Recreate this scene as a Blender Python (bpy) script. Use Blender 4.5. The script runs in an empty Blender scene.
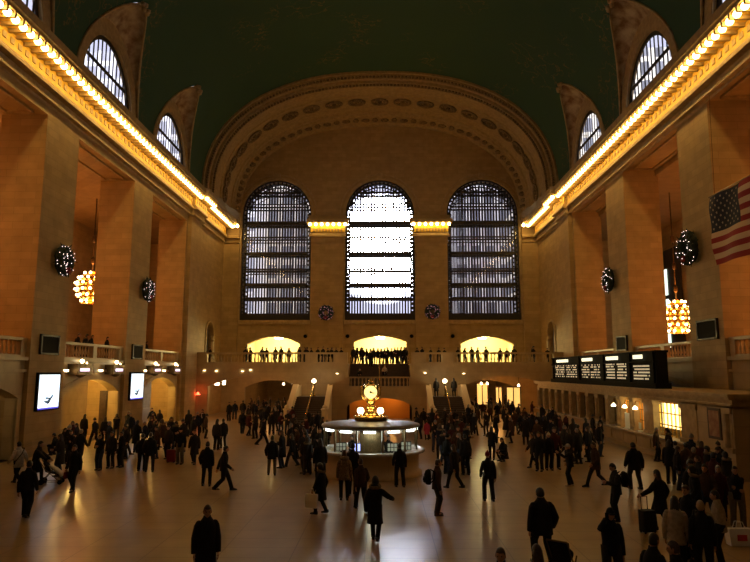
import bpy, math, random
from mathutils import Vector, Matrix
R = math.radians
PI = math.pi
rnd = random.Random(7)
scene = bpy.context.scene
COL = scene.collection

# ---------------------------------------------------------------- camera
CAM = Vector((0.5, 0.0, 4.5))
FPX = 635.0
PITCH = math.atan(90 / 635)
YAW = R(.86)
cd = bpy.data.cameras.new('camera')
cam = bpy.data.objects.new('camera', cd)
COL.objects.link(cam)
cam.location = CAM
cam.rotation_euler = (PI / 2 + PITCH, 0, YAW)
cd.sensor_width = 36
cd.lens = FPX / 750 * 36
cd.clip_end = 1000
scene.camera = cam

# ---------------------------------------------------------------- world, light, exposure
world = bpy.data.worlds.new('sky')
scene.world = world
world.use_nodes = True
wn = world.node_tree.nodes
wl = world.node_tree.links
wn.clear()
wo = wn.new('ShaderNodeOutputWorld')
wb = wn.new('ShaderNodeBackground')
wtc = wn.new('ShaderNodeTexCoord')
wsep = wn.new('ShaderNodeSeparateXYZ')
wr = wn.new('ShaderNodeValToRGB')
wl.new(wtc.outputs['Generated'], wsep.inputs[0])
wl.new(wsep.outputs['Y'], wr.inputs[0])
wr.color_ramp.elements[0].position = .0
wr.color_ramp.elements[0].color = (.50, .50, .58, 1)
wr.color_ramp.elements[1].position = 1.0
wr.color_ramp.elements[1].color = (.15, .15, .19, 1)
e = wr.color_ramp.elements.new(.55)
e.color = (.18, .18, .23, 1)
e = wr.color_ramp.elements.new(.93)
e.color = (.18, .18, .23, 1)
# hazy glare of the low sun between the buildings
wdot = wn.new('ShaderNodeVectorMath')
wdot.operation = 'DOT_PRODUCT'
wdot.inputs[1].default_value = (-.003, .9816, .191)
wl.new(wtc.outputs['Generated'], wdot.inputs[0])
wg = wn.new('ShaderNodeValToRGB')
wg.color_ramp.elements[0].position = .984
wg.color_ramp.elements[0].color = (0, 0, 0, 1)
wg.color_ramp.elements[1].position = .9995
wg.color_ramp.elements[1].color = (24, 24.6, 28, 1)
wg.color_ramp.elements.new(.9962).color = (.08, .08, .11, 1)
wg.color_ramp.elements.new(.9986).color = (.8, .82, 1.0, 1)
wl.new(wdot.outputs['Value'], wg.inputs[0])
wadd = wn.new('ShaderNodeMix')
wadd.data_type = 'RGBA'
wadd.blend_type = 'ADD'
wadd.inputs[0].default_value = 1
wl.new(wr.outputs[0], wadd.inputs[6])
wl.new(wg.outputs[0], wadd.inputs[7])
wl.new(wadd.outputs[2], wb.inputs['Color'])
wb.inputs['Strength'].default_value = 5.0
wl.new(wb.outputs[0], wo.inputs[0])
scene.view_settings.view_transform = 'Standard'
scene.view_settings.look = 'None'
scene.view_settings.exposure = 0.0
scene.view_settings.gamma = 1.0
scene.view_settings.use_curve_mapping = False
scene.cycles.use_denoising = True
scene.cycles.max_bounces = 6
scene.cycles.diffuse_bounces = 3
scene.cycles.glossy_bounces = 3
scene.cycles.transmission_bounces = 4
scene.cycles.transparent_max_bounces = 12
scene.cycles.sample_clamp_indirect = 4.0
BULB = 21.0
CHAND = 300.0

def ground(px, py, z=0.0):
    """the point of the level z that the photograph shows at a pixel"""
    fw = Vector((-math.sin(YAW) * math.cos(PITCH), math.cos(YAW) * math.cos(PITCH), math.sin(PITCH)))
    rt = Vector((math.cos(YAW), math.sin(YAW), 0))
    up = rt.cross(fw)
    d = fw * FPX + rt * (px - 375) + up * (281 - py)
    t = (z - CAM.z) / d.z
    return CAM + d * t

def light(name, kind, loc, energy, color, size=.3, rot=None, parent=None, sy=None):
    l = bpy.data.lights.new(name, kind)
    l.energy = energy
    l.color = color
    if kind == 'AREA':
        l.size = size
        if sy:
            l.shape = 'RECTANGLE'
            l.size_y = sy
    else:
        l.shadow_soft_size = size
    o = bpy.data.objects.new(name, l)
    COL.objects.link(o)
    o.location = loc
    if rot:
        o.rotation_euler = rot
    return o

WARM = (1.0, .50, .16)
RED = (1.0, .26, .03)
# added warm hall fill, placed at the three west windows behind the photographer
for x in (-12, 0, 12):
    light('west_warm_fill', 'AREA', (x, -11.5, 17), 45, (1, .62, .2), 7, (R(90), 0, 0), sy=14)

# ---------------------------------------------------------------- materials
MATS = {}
def mat(name, color, rough=.6, metal=0.0, emit=None, es=1.0, noise=0, col2=None, bump=0, spec=.5):
    if name in MATS:
        return MATS[name]
    m = bpy.data.materials.new(name)
    m.use_nodes = True
    nt = m.node_tree
    b = nt.nodes['Principled BSDF']
    b.inputs['Base Color'].default_value = (*color, 1)
    b.inputs['Roughness'].default_value = rough
    b.inputs['Metallic'].default_value = metal
    b.inputs['Specular IOR Level'].default_value = spec
    if emit:
        b.inputs['Emission Color'].default_value = (*emit, 1)
        b.inputs['Emission Strength'].default_value = es
    if noise:
        tc = nt.nodes.new('ShaderNodeTexCoord')
        n = nt.nodes.new('ShaderNodeTexNoise')
        n.inputs['Scale'].default_value = noise
        n.inputs['Detail'].default_value = 6
        nt.links.new(tc.outputs['Object'], n.inputs['Vector'])
        cr = nt.nodes.new('ShaderNodeValToRGB')
        cr.color_ramp.elements[0].position = .35
        cr.color_ramp.elements[1].position = .65
        cr.color_ramp.elements[0].color = (*color, 1)
        cr.color_ramp.elements[1].color = (*(col2 or [c * .75 for c in color]), 1)
        nt.links.new(n.outputs['Fac'], cr.inputs[0])
        nt.links.new(cr.outputs[0], b.inputs['Base Color'])
        if bump:
            bp = nt.nodes.new('ShaderNodeBump')
            bp.inputs['Strength'].default_value = bump
            nt.links.new(n.outputs['Fac'], bp.inputs['Height'])
            nt.links.new(bp.outputs[0], b.inputs['Normal'])
    MATS[name] = m
    return m

def stone(name, c1, c2, axis, rough=.7, bw=1.15, bh=.42, gloss=.3):
    """coursed limestone; axis: which plane the courses run on"""
    m = bpy.data.materials.new(name)
    m.use_nodes = True
    nt = m.node_tree
    b = nt.nodes['Principled BSDF']
    b.inputs['Roughness'].default_value = rough
    b.inputs['Specular IOR Level'].default_value = gloss
    tc = nt.nodes.new('ShaderNodeTexCoord')
    sp = nt.nodes.new('ShaderNodeSeparateXYZ')
    cb = nt.nodes.new('ShaderNodeCombineXYZ')
    add = nt.nodes.new('ShaderNodeMath')
    add.operation = 'ADD'
    nt.links.new(tc.outputs['Object'], sp.inputs[0])
    nt.links.new(sp.outputs['X'], add.inputs[0])
    nt.links.new(sp.outputs['Y'], add.inputs[1])
    nt.links.new(add.outputs[0], cb.inputs['X'])
    nt.links.new(sp.outputs['Z'], cb.inputs['Y'])
    br = nt.nodes.new('ShaderNodeTexBrick')
    br.inputs['Scale'].default_value = 1
    br.inputs['Brick Width'].default_value = bw
    br.inputs['Row Height'].default_value = bh
    br.inputs['Mortar Size'].default_value = .012
    br.inputs['Bias'].default_value = 0
    br.inputs['Color1'].default_value = (*c1, 1)
    br.inputs['Color2'].default_value = (*c2, 1)
    br.inputs['Mortar'].default_value = (*[c * .72 for c in c1], 1)
    nt.links.new(cb.outputs[0], br.inputs['Vector'])
    n = nt.nodes.new('ShaderNodeTexNoise')
    n.inputs['Scale'].default_value = 1.3
    n.inputs['Detail'].default_value = 8
    nt.links.new(tc.outputs['Object'], n.inputs['Vector'])
    mr = nt.nodes.new('ShaderNodeMapRange')
    mr.inputs['To Min'].default_value = .7
    mr.inputs['To Max'].default_value = 1.25
    nt.links.new(n.outputs['Fac'], mr.inputs['Value'])
    mx = nt.nodes.new('ShaderNodeMix')
    mx.data_type = 'RGBA'
    mx.blend_type = 'MULTIPLY'
    mx.inputs[0].default_value = 1
    nt.links.new(br.outputs['Color'], mx.inputs[6])
    nt.links.new(mr.outputs[0], mx.inputs[7])
    nt.links.new(mx.outputs[2], b.inputs['Base Color'])
    MATS[name] = m
    return m

M_STONE = stone('limestone', (.44, .30, .13), (.37, .25, .105), 0)
M_STONE2 = stone('limestone_smooth', (.45, .33, .17), (.41, .30, .15), 0, rough=.4, bw=2.4, bh=1.1)
M_TRIM = mat('carved_stone', (.46, .33, .15), .6, noise=3, col2=(.33, .23, .10))
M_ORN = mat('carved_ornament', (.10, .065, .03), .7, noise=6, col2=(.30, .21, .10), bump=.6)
M_BULBLIT = mat('bulb_lit_stone', (.75, .47, .05), .55, noise=5, col2=(.6, .36, .035))  # stone with the yellow light of the bulbs put into its colour
M_IRON = mat('dark_iron', (.035, .025, .014), .5, noise=6, col2=(.02, .015, .01))
M_BRONZE = mat('bronze', (.16, .10, .045), .35, .7, noise=5, col2=(.1, .07, .03))
M_BRASS = mat('brass', (.72, .46, .12), .25, 1.0)
M_BLACK = mat('black_paint', (.008, .007, .006), .8, spec=.1)
M_WOOD = mat('dark_wood', (.06, .03, .015), .45, noise=4, col2=(.04, .02, .01))
M_BULB = mat('bulb_glow', (1, .8, .5), .5, emit=(1.0, .66, .21), es=BULB)
M_LAMP = mat('lamp_glow', (1, .8, .5), .5, emit=(1.0, .78, .45), es=10)
M_FAIRY = mat('string_light_glow', (1, .8, .7), .5, emit=(1.0, .78, .75), es=2.5)
M_WHITE = mat('white_tube_glow', (1, 1, 1), .5, emit=(.95, 1, .9), es=6)
M_REDL = mat('red_lamp_glow', (1, .1, .05), .5, emit=(1, .12, .04), es=6)
M_GREEN = mat('fir_green', (.012, .022, .01), .8, noise=20)
M_CREAM = mat('painted_plaster', (.50, .40, .24), .8, noise=1.4, col2=(.2, .11, .05), bump=.5)

def glass():
    m = bpy.data.materials.new('window_glass')
    m.use_nodes = True
    nt = m.node_tree
    nt.nodes.clear()
    o = nt.nodes.new('ShaderNodeOutputMaterial')
    t = nt.nodes.new('ShaderNodeBsdfTransparent')
    t.inputs[0].default_value = (.9, .92, .95, 1)
    g = nt.nodes.new('ShaderNodeBsdfGlossy')
    g.inputs['Roughness'].default_value = .08
    x = nt.nodes.new('ShaderNodeMixShader')
    x.inputs[0].default_value = .06
    nt.links.new(t.outputs[0], x.inputs[1])
    nt.links.new(g.outputs[0], x.inputs[2])
    nt.links.new(x.outputs[0], o.inputs[0])
    return m
M_GLASS = glass()

def floor_mat():
    m = bpy.data.materials.new('polished_marble')
    m.use_nodes = True
    nt = m.node_tree
    b = nt.nodes['Principled BSDF']
    tc = nt.nodes.new('ShaderNodeTexCoord')
    n = nt.nodes.new('ShaderNodeTexNoise')
    n.inputs['Scale'].default_value = .9
    n.inputs['Detail'].default_value = 4
    nt.links.new(tc.outputs['Object'], n.inputs['Vector'])
    cr = nt.nodes.new('ShaderNodeValToRGB')
    cr.color_ramp.elements[0].position = .3
    cr.color_ramp.elements[0].color = (.30, .185, .075, 1)
    cr.color_ramp.elements[1].position = .7
    cr.color_ramp.elements[1].color = (.38, .25, .11, 1)
    nt.links.new(n.outputs['Fac'], cr.inputs[0])
    sp = nt.nodes.new('ShaderNodeSeparateXYZ')
    nt.links.new(tc.outputs['Object'], sp.inputs[0])
    last = None
    for ax, size in (('X', 1.8), ('Y', .9)):          # joints between the slabs
        pp = nt.nodes.new('ShaderNodeMath')
        pp.operation = 'PINGPONG'
        pp.inputs[1].default_value = size / 2
        nt.links.new(sp.outputs[ax], pp.inputs[0])
        lt = nt.nodes.new('ShaderNodeMath')
        lt.operation = 'LESS_THAN'
        lt.inputs[1].default_value = .011
        nt.links.new(pp.outputs[0], lt.inputs[0])
        if last is None:
            last = lt
        else:
            mxm = nt.nodes.new('ShaderNodeMath')
            mxm.operation = 'MAXIMUM'
            nt.links.new(last.outputs[0], mxm.inputs[0])
            nt.links.new(lt.outputs[0], mxm.inputs[1])
            last = mxm
    mx = nt.nodes.new('ShaderNodeMix')
    mx.data_type = 'RGBA'
    nt.links.new(last.outputs[0], mx.inputs[0])
    nt.links.new(cr.outputs[0], mx.inputs[6])
    mx.inputs[7].default_value = (.16, .10, .045, 1)
    nt.links.new(mx.outputs[2], b.inputs['Base Color'])
    b.inputs['Roughness'].default_value = .30
    return m
M_FLOOR = floor_mat()

def ceiling_mat():
    m = bpy.data.materials.new('painted_vault')
    m.use_nodes = True
    nt = m.node_tree
    b = nt.nodes['Principled BSDF']
    b.inputs['Roughness'].default_value = .85
    tc = nt.nodes.new('ShaderNodeTexCoord')
    n = nt.nodes.new('ShaderNodeTexNoise')      # where a figure is drawn
    n.inputs['Scale'].default_value = .16
    n.inputs['Detail'].default_value = 1
    v = nt.nodes.new('ShaderNodeTexNoise')      # its gold line work
    v.inputs['Scale'].default_value = .9
    v.inputs['Detail'].default_value = 5
    for q in (n, v):
        nt.links.new(tc.outputs['Object'], q.inputs['Vector'])
    a = nt.nodes.new('ShaderNodeValToRGB')
    a.color_ramp.elements[0].position = .56
    a.color_ramp.elements[1].position = .62
    c = nt.nodes.new('ShaderNodeValToRGB')
    c.color_ramp.elements[0].position = .485
    c.color_ramp.elements[0].color = (0, 0, 0, 1)
    c.color_ramp.elements[1].position = .515
    c.color_ramp.elements[1].color = (0, 0, 0, 1)
    c.color_ramp.elements.new(.5).color = (1, 1, 1, 1)
    nt.links.new(n.outputs['Fac'], a.inputs[0])
    nt.links.new(v.outputs['Fac'], c.inputs[0])
    mu = nt.nodes.new('ShaderNodeMath')
    mu.operation = 'MULTIPLY'
    nt.links.new(a.outputs[0], mu.inputs[0])
    nt.links.new(c.outputs[0], mu.inputs[1])
    mx = nt.nodes.new('ShaderNodeMix')
    mx.data_type = 'RGBA'
    mx.inputs[6].default_value = (.028, .080, .046, 1)
    mx.inputs[7].default_value = (.20, .14, .05, 1)
    nt.links.new(mu.outputs[0], mx.inputs[0])
    nt.links.new(mx.outputs[2], b.inputs['Base Color'])
    return m
M_CEIL = ceiling_mat()

# ---------------------------------------------------------------- mesh building
class MB:
    def __init__(s):
        s.v, s.f, s.m = [], [], []
    def add(s, vs, fs, mi=0):
        k = len(s.v)
        s.v += [tuple(p) for p in vs]
        s.f += [tuple(i + k for i in f) for f in fs]
        s.m += [mi] * len(fs)
        return s
    def box(s, a, b, mi=0):
        x0, y0, z0 = (min(a[i], b[i]) for i in range(3))
        x1, y1, z1 = (max(a[i], b[i]) for i in range(3))
        return s.add([(x0, y0, z0), (x1, y0, z0), (x1, y1, z0), (x0, y1, z0), (x0, y0, z1), (x1, y0, z1), (x1, y1, z1), (x0, y1, z1)],
              [(0, 3, 2, 1), (4, 5, 6, 7), (0, 1, 5, 4), (1, 2, 6, 5), (2, 3, 7, 6), (3, 0, 4, 7)], mi)
    def cbox(s, c, d, mi=0):
        return s.box([c[i] - d[i] / 2 for i in range(3)], [c[i] + d[i] / 2 for i in range(3)], mi)
    def loft(s, rings, mi=0, cap=True, closed=True):
        n = len(rings[0])
        k = len(s.v)
        for r in rings:
            s.v += [tuple(p) for p in r]
        e = n if closed else n - 1
        for i in range(len(rings) - 1):
            for j in range(e):
                s.f.append((k + i * n + j, k + i * n + (j + 1) % n, k + (i + 1) * n + (j + 1) % n, k + (i + 1) * n + j))
                s.m.append(mi)
        if cap and closed:
            s.f.append(tuple(k + j for j in reversed(range(n))))
            s.f.append(tuple(k + (len(rings) - 1) * n + j for j in range(n)))
            s.m += [mi, mi]
        return s
    def lathe(s, prof, c=(0, 0, 0), n=16, mi=0, cap=True):
        return s.loft([[(c[0] + r * math.cos(2 * PI * j / n), c[1] + r * math.sin(2 * PI * j / n), c[2] + z) for j in range(n)] for r, z in prof], mi, cap)
    def tube(s, pts, rad, n=8, mi=0):
        pts = [Vector(p) for p in pts]
        rad = rad if isinstance(rad, (list, tuple)) else [rad] * len(pts)
        rings = []
        for i, p in enumerate(pts):
            t = (pts[min(i + 1, len(pts) - 1)] - pts[max(i - 1, 0)]).normalized()
            a = t.cross(Vector((0, 1, 0)) if abs(t.y) < .8 else Vector((1, 0, 0))).normalized()
            b = t.cross(a)
            rings.append([p + (a * math.cos(2 * PI * j / n) + b * math.sin(2 * PI * j / n)) * rad[i] for j in range(n)])
        return s.loft(rings, mi)
    def ball(s, c, r, n=10, mi=0, sc=(1, 1, 1)):
        h = n // 2
        rings = []
        for i in range(h + 1):
            a = -PI / 2 + PI * i / h
            q = max(math.cos(a), .02)
            rings.append([(c[0] + r * sc[0] * q * math.cos(2 * PI * j / n), c[1] + r * sc[1] * q * math.sin(2 * PI * j / n), c[2] + r * sc[2] * math.sin(a)) for j in range(n)])
        return s.loft(rings, mi)
    def prism(s, poly, f0, f1, mi=0):
        """poly: 2D points; f0, f1: maps from (a, b) to the two faces"""
        return s.loft([[f0(*p) for p in poly], [f1(*p) for p in poly]], mi)
    def build(s, name, mats, parent=None, smooth=False, world=False):
        me = bpy.data.meshes.new(name)
        off = Vector((0, 0, 0))
        if parent is not None and world:
            q = parent
            while q is not None:
                off += q.location
                q = q.parent
        me.from_pydata([tuple(Vector(p) - off) for p in s.v] if off.length else s.v, [], s.f)
        mats = mats if isinstance(mats, (list, tuple)) else [mats]
        for m in mats:
            me.materials.append(m)
        me.polygons.foreach_set('material_index', s.m)
        if smooth:
            me.polygons.foreach_set('use_smooth', [True] * len(s.f))
        me.update()
        o = bpy.data.objects.new(name, me)
        COL.objects.link(o)
        if parent is not None:
            o.parent = parent
        return o

def empty(name, loc=(0, 0, 0), rz=0):
    o = bpy.data.objects.new(name, None)
    COL.objects.link(o)
    o.location = loc
    o.rotation_euler = (0, 0, rz)
    return o

def tag(o, label=None, cat=None, group=None, kind=None):
    if label:
        o['label'] = label
    if cat:
        o['category'] = cat
    if group:
        o['group'] = group
    if kind:
        o['kind'] = kind
    return o

def struct(o, label, cat='wall'):
    return tag(o, label, cat, kind='structure')

KIDS = {}
def copy_tree(o, loc=None, rz=None, label=None, group=None):
    def rec(q, par):
        c = q.copy()
        COL.objects.link(c)
        if par is not None:
            c.parent = par
        for ch in q.children:
            rec(ch, c)
        return c
    c = rec(o, None)
    if loc is not None:
        c.location = loc
    if rz is not None:
        c.rotation_euler = (0, 0, rz)
    if label:
        c['label'] = label
    if group:
        c['group'] = group
    return c

def archz(u, op):
    ua, ub, zs, zp, zc = op
    t = (u - (ua + ub) / 2) / ((ub - ua) / 2)
    if (zc - zp) < .3 * (ub - ua) / 2:        # a flat segmental arch
        return zp + (zc - zp) * max(0, 1 - t * t)
    return zp + (zc - zp) * math.sqrt(max(0, 1 - t * t))

def arch_us(op, n=20):
    c, h = (op[0] + op[1]) / 2, (op[1] - op[0]) / 2
    return [c - h * math.cos(PI * i / n) for i in range(n + 1)]

def wall_band(mb, m, u0, u1, z0, z1, ops, thick):
    """a wall from u0 to u1 and z0 to z1 with arched openings; m(u, z, d) is a point, d the depth behind the face"""
    def quad(a, b, c, d):
        mb.add([a, b, c, d], [(0, 1, 2, 3)])
    u = u0
    for op in sorted(ops):
        ua, ub, zs, zp, zc = op
        if ua > u:
            for d in (0, thick):
                quad(m(u, z0, d), m(ua, z0, d), m(ua, z1, d), m(u, z1, d))
        us = arch_us(op)
        for a, b in zip(us, us[1:]):
            for d in (0, thick):
                if zs > z0:
                    quad(m(a, z0, d), m(b, z0, d), m(b, zs, d), m(a, zs, d))
                if z1 > zc - 1e-6:
                    quad(m(a, archz(a, op), d), m(b, archz(b, op), d), m(b, z1, d), m(a, z1, d))
            quad(m(a, archz(a, op), 0), m(b, archz(b, op), 0), m(b, archz(b, op), thick), m(a, archz(a, op), thick))
            if zs > z0:
                quad(m(a, zs, 0), m(b, zs, 0), m(b, zs, thick), m(a, zs, thick))
        for q in (ua, ub):
            quad(m(q, zs, 0), m(q, zp, 0), m(q, zp, thick), m(q, zs, thick))
        u = ub
    if u < u1:
        for d in (0, thick):
            quad(m(u, z0, d), m(u1, z0, d), m(u1, z1, d), m(u, z1, d))
    for z in (z0, z1):
        quad(m(u0, z, 0), m(u1, z, 0), m(u1, z, thick), m(u0, z, thick))
    return mb

def bar(mb, m, u0, u1, z0, z1, d0, d1):
    mb.loft([[m(u0, z0, d0), m(u1, z0, d0), m(u1, z1, d0), m(u0, z1, d0)], [m(u0, z0, d1), m(u1, z0, d1), m(u1, z1, d1), m(u0, z1, d1)]])

def arch_band(mb, m, op, w0, w1, d0, d1, n=24):
    """a moulding that follows an opening's head and jambs, between w0 and w1 outward of its edge"""
    ua, ub, zs, zp, zc = op
    c, h = (ua + ub) / 2, (ub - ua) / 2
    def outline(w):
        pts = [(ua - w, zs)]
        for i in range(n + 1):
            a = PI - PI * i / n
            if (zc - zp) < .3 * h:
                q = math.cos(a)
                pts.append((c + (h + w) * q, zp + w + (zc - zp) * (1 - q * q)))
                continue
            pts.append((c + (h + w) * math.cos(a), zp + (zc - zp + w) * math.sin(a)))
        return pts + [(ub + w, zs)]
    a, b = outline(w0), outline(w1)
    rings = [[m(p[0], p[1], d0), m(q[0], q[1], d0), m(q[0], q[1], d1), m(p[0], p[1], d1)] for p, q in zip(a, b)]
    mb.loft(rings)

# ================================================================= THE SETTING
HW = 18.3          # half width of the hall
YE = 73.0          # end wall
YR = 63.0          # front of the deep end arch and of the end balcony
ZB = 5.2           # balcony floor
ZS = 22.9          # springing of the vault
PIERS = [(8.5, 12.3), (21.05, 24.8), (33.6, 37.3), (46.1, 49.9), (58.7, 63.0)]
BAYS = [(12.3, 21.05), (24.8, 33.6), (37.3, 46.1), (49.9, 58.7)]
XP = 20.9          # back of the piers
XG = 29.0          # back wall of the galleries

fl = MB()
fl.box((-30, -12.5, -.3), (30, 101, 0))
struct(fl.build('floor', M_FLOOR), 'polished tan marble floor of the great hall', 'floor')

PW = 2.3
def vault_pt(t, a, b):
    c, s = math.cos(t), math.sin(t)
    k = (abs(c) ** PW + abs(s) ** PW) ** (-1 / PW)
    return a * c * k, b * s * k

BV = 12.8
BAYC = [(2.0 + 12.55 * k) for k in range(-1, 5)]   # -10.55 ... ; lunette centres
LUN = [4.2 + 12.35 * k for k in range(-1, 5)]
LUN = [y for y in (-8.2, 3.7, 16.2, 28.6, 41.0, 53.9)]
SEV_H = 4.8        # half width of a severy at the wall
SEV_Z = 5.8        # its height above the springing
SLOPE = .66
def sev_wall(s):
    return ZS - .3 + SEV_Z * math.sqrt(max(0, 1 - (s / SEV_H) ** 2))
def groin(s):
    """distance from the wall plane and height where the severy meets the vault, at offset s along the wall"""
    h = sev_wall(s)
    best = (0.0, h)
    sl = SLOPE * (1 - (s / SEV_H) ** 2)
    for i in range(0, 400):
        d = i * .03
        z = h + sl * d
        x = HW - d
        zv = ZS + BV * (max(0, 1 - (x / HW) ** PW)) ** (1 / PW)
        if zv >= z:
            return d, z
    return d, z

cv = MB()
ys = []
y = -12.0
edges = set([-12.0, YR])
for c in LUN:
    for i in range(-12, 13):
        q = c + SEV_H * i / 12
        if -12 < q < YR:
            edges.add(round(q, 4))
ys = sorted(edges)
NT = 40
cols = []
for y in ys:
    t0 = 0.0
    for c in LUN:
        if abs(y - c) < SEV_H - 1e-3:
            d, z = groin(y - c)
            x = HW - d
            t0 = math.atan2((z - ZS) / BV, x / HW)
            k = math.hypot((z - ZS) / BV, x / HW)
    colm = []
    for i in range(NT + 1):
        t = t0 + (PI - 2 * t0) * i / NT
        px, pz = vault_pt(t, HW, BV)
        colm.append((px, y, ZS + pz))
    cols.append(colm)
cv.loft(cols, cap=False, closed=False)
struct(cv.build('ceiling', M_CEIL, smooth=True), 'dark green painted barrel vault with faint gold drawings', 'ceiling')

def side_map(sx, X=HW):
    return lambda u, z, d: (sx * (X + d), u, z)

def clere(sx, c, n):
    root = empty('window_%d' % n, (sx * HW, c, ZS))
    side = 'left' if sx < 0 else 'right'
    nth = {28.6: 'nearest visible', 41.0: 'second nearest', 53.9: 'third'}.get(c, 'unseen')
    struct(root, '%s arched lunette window above the %s cornice' % (nth, side), 'window')
    sv = MB()
    rings = []
    for i in range(25):
        s = SEV_H * math.sin((i / 24 - .5) * PI)
        d, z = groin(s)
        h = sev_wall(s)
        row = []
        for k in range(7):
            f = k / 6
            row.append((sx * (HW - d * f), c + s, h + (z - h) * f + .35 * math.sin(PI * f) * (1 - (s / SEV_H) ** 2)))
        rings.append(row)
    sv.loft(rings, cap=False, closed=False)
    sv.build('severy', M_CREAM, root, True, True)['label'] = 'cream painted relief vault above the lunette'
    rb = MB()
    gp = []
    for i in range(25):
        s = SEV_H * math.sin((i / 24 - .5) * PI)
        d, z = groin(s)
        gp.append((sx * (HW - d - .03), c + s, z - .05))
    rb.tube(gp, .09, 6)
    tx, ty, tz = gp[12]
    for a in range(5):
        rb.ball((tx + sx * -.1, ty + .5 * math.sin(a * 1.25), tz - .15 + .25 * math.cos(a * 1.25)), .2, 6)
    rb.build('groin_rib', M_TRIM, root, True, True)
    m = side_map(sx)
    op = (c - 3.85, c + 3.85, ZS - 1, ZS - .2, ZS + 4.25)
    w = MB()
    wall_band(w, m, c - 4.9, c + 4.9, ZS - 1.2, ZS + 5.9, [op], .5)
    w.build('lunette_wall', M_TRIM, root, False, True)
    g = MB()
    arch_band(g, m, op, -.3, .02, .22, .32)
    for i in range(1, 13):
        u = c - 3.85 + 7.7 * i / 13
        bar(g, m, u - .08, u + .08, op[2], archz(u, op), .27, .30)
    for z in (ZS + 1.9,):
        bar(g, m, c - 3.0, c + 3.0, z - .12, z + .12, .24, .31)
    bar(g, m, c - 3.4, c + 3.4, ZS - .9, ZS - .4, .25, .32)
    g.build('window_frame', M_IRON, root, False, True)
    p = MB()
    p.add([m(u, archz(u, op), .45) for u in arch_us(op)] + [m(op[1], op[2], .45), m(op[0], op[2], .45)], [tuple(range(23))])
    p.build('pane', M_GLASS, root, False, True)

wi = 4
for sx in (-1, 1):
    for c in LUN:
        clere(sx, c, wi)
        wi += 1

# side walls: piers, the wall above the bays, the galleries behind
for sx in (-1, 1):
    side = 'left' if sx < 0 else 'right'
    ZH = 18.7 if sx < 0 else 19.3
    w = MB()
    w.box((sx * HW, -12, ZH), (sx * XP, 63, ZS - .4))           # above the bays
    m = side_map(sx)
    # end stretch between the deep arch and the end wall, with its niche
    wall_band(w, m, 63, 74.5, 0, ZB, [], .8)
    wall_band(w, m, 63, 74.5, ZB, 34, [(66.6, 69.4, ZB, 8.4, 9.7)], .8)
    w.box((sx * HW, -12, 0), (sx * XP, 8.5, ZH))
    struct(w.build('wall_%s' % side, M_STONE), 'tall %s wall of coursed tan limestone' % side, 'wall')
    nb = MB()
    nb.box((sx * (HW + .5), 66.5, ZB), (sx * (HW + .8), 69.5, 9.9))
    struct(nb.build('door_%d' % (1 if sx < 0 else 2), M_WOOD), 'dark doorway in a shallow arched niche at the %s end of the balcony' % side, 'door')
    nf = MB()
    arch_band(nf, m, (66.6, 69.4, ZB, 8.4, 9.7), 0, .25, -.12, .1)
    nf.tube([m(68, ZB + .1, -.3), m(68, 7.6, -.3)], [.35, .22], 8)
    nf.ball(m(68, 8.0, -.3), .26, 8)
    struct(nf.build('trim_niche_%s' % side, M_TRIM, None, False), 'carved surround and bust of the arched niche, %s side' % side, 'trim')
    g = MB()
    g.box((sx * XG, -12, 0), (sx * (XG + .5), 92, 19.6))
    g.box((sx * XP, -12, ZH), (sx * (XG + .5), 75, ZH + .3))
    g.box((sx * XP, 70, ZB), (sx * XG, 70.5, ZH))
    g.box((sx * XP, -12.5, 0), (sx * XG, -12, ZH))
    struct(g.build('wall_gallery_%s' % side, M_STONE), 'back wall of the %s gallery seen between the piers' % side, 'wall')
    gf = MB()
    gf.box((sx * (HW + .55), -12, ZB - .45), (sx * XG, 70, ZB))
    struct(gf.build('floor_gallery_%s' % side, M_STONE2), 'stone floor slab of the %s gallery' % side, 'floor')
    for k, (a, b) in enumerate(PIERS):
        p = MB()
        p.box((sx * HW, a, 0), (sx * XP, b, ZH))
        p.box((sx * (HW - .12), a - .12, 0), (sx * (XP + .1), b + .12, .55))
        p.box((sx * (HW - .05), a - .05, .55), (sx * (XP + .05), b + .05, .75))
        if k == 4:
            p.box((sx * (HW - .35), 59.2, 0), (sx * HW, 62.6, 19.4))
        where = ['behind the photographer', 'behind the photographer', 'nearest in view', 'second in view', 'beside the end balcony'][k]
        struct(p.build('wall_pier', M_STONE), 'square limestone pier of the %s wall, %s' % (side, where), 'pier')
    # sunken panel line in each bay soffit, lower arcade under each bay
    for k, (a, b) in enumerate(BAYS):
        s_ = MB()
        for q in (.5, ):
            s_.box((sx * (HW + q), a + q, ZH - .12), (sx * (HW + q + .15), b - q, ZH))
            s_.box((sx * (XP - q - .15), a + q, ZH - .12), (sx * (XP - q), b - q, ZH))
            s_.box((sx * (HW + q), a + q, ZH - .12), (sx * (XP - q), a + q + .15, ZH))
            s_.box((sx * (HW + q), b - q - .15, ZH - .12), (sx * (XP - q), b - q, ZH))
        struct(s_.build('trim_soffit', M_TRIM), 'moulded panel in the soffit of bay %s of the %s wall' % ('ABCD'[k], side), 'trim')
        lw = MB()
        op = (a + .5, b - .5, 0, 3.1, 3.95)
        wall_band(lw, side_map(sx, HW + .25), a, b, 0, ZB + .02, [op], .6)
        arch_band(lw, side_map(sx, HW + .25), op, 0, .3, -.08, .05)
        lw.box((sx * (HW + .05), a, ZB - .15), (sx * (HW + .8), b, ZB + .05))
        lw.box((sx * (HW + .1), a, ZB - .75), (sx * (HW + .3), b, ZB - .6))
        struct(lw.build('wall_arcade', M_STONE2), 'low segmental arch under the gallery in the %s wall, bay %s' % (side, 'ABCD'[k]), 'wall')

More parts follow.
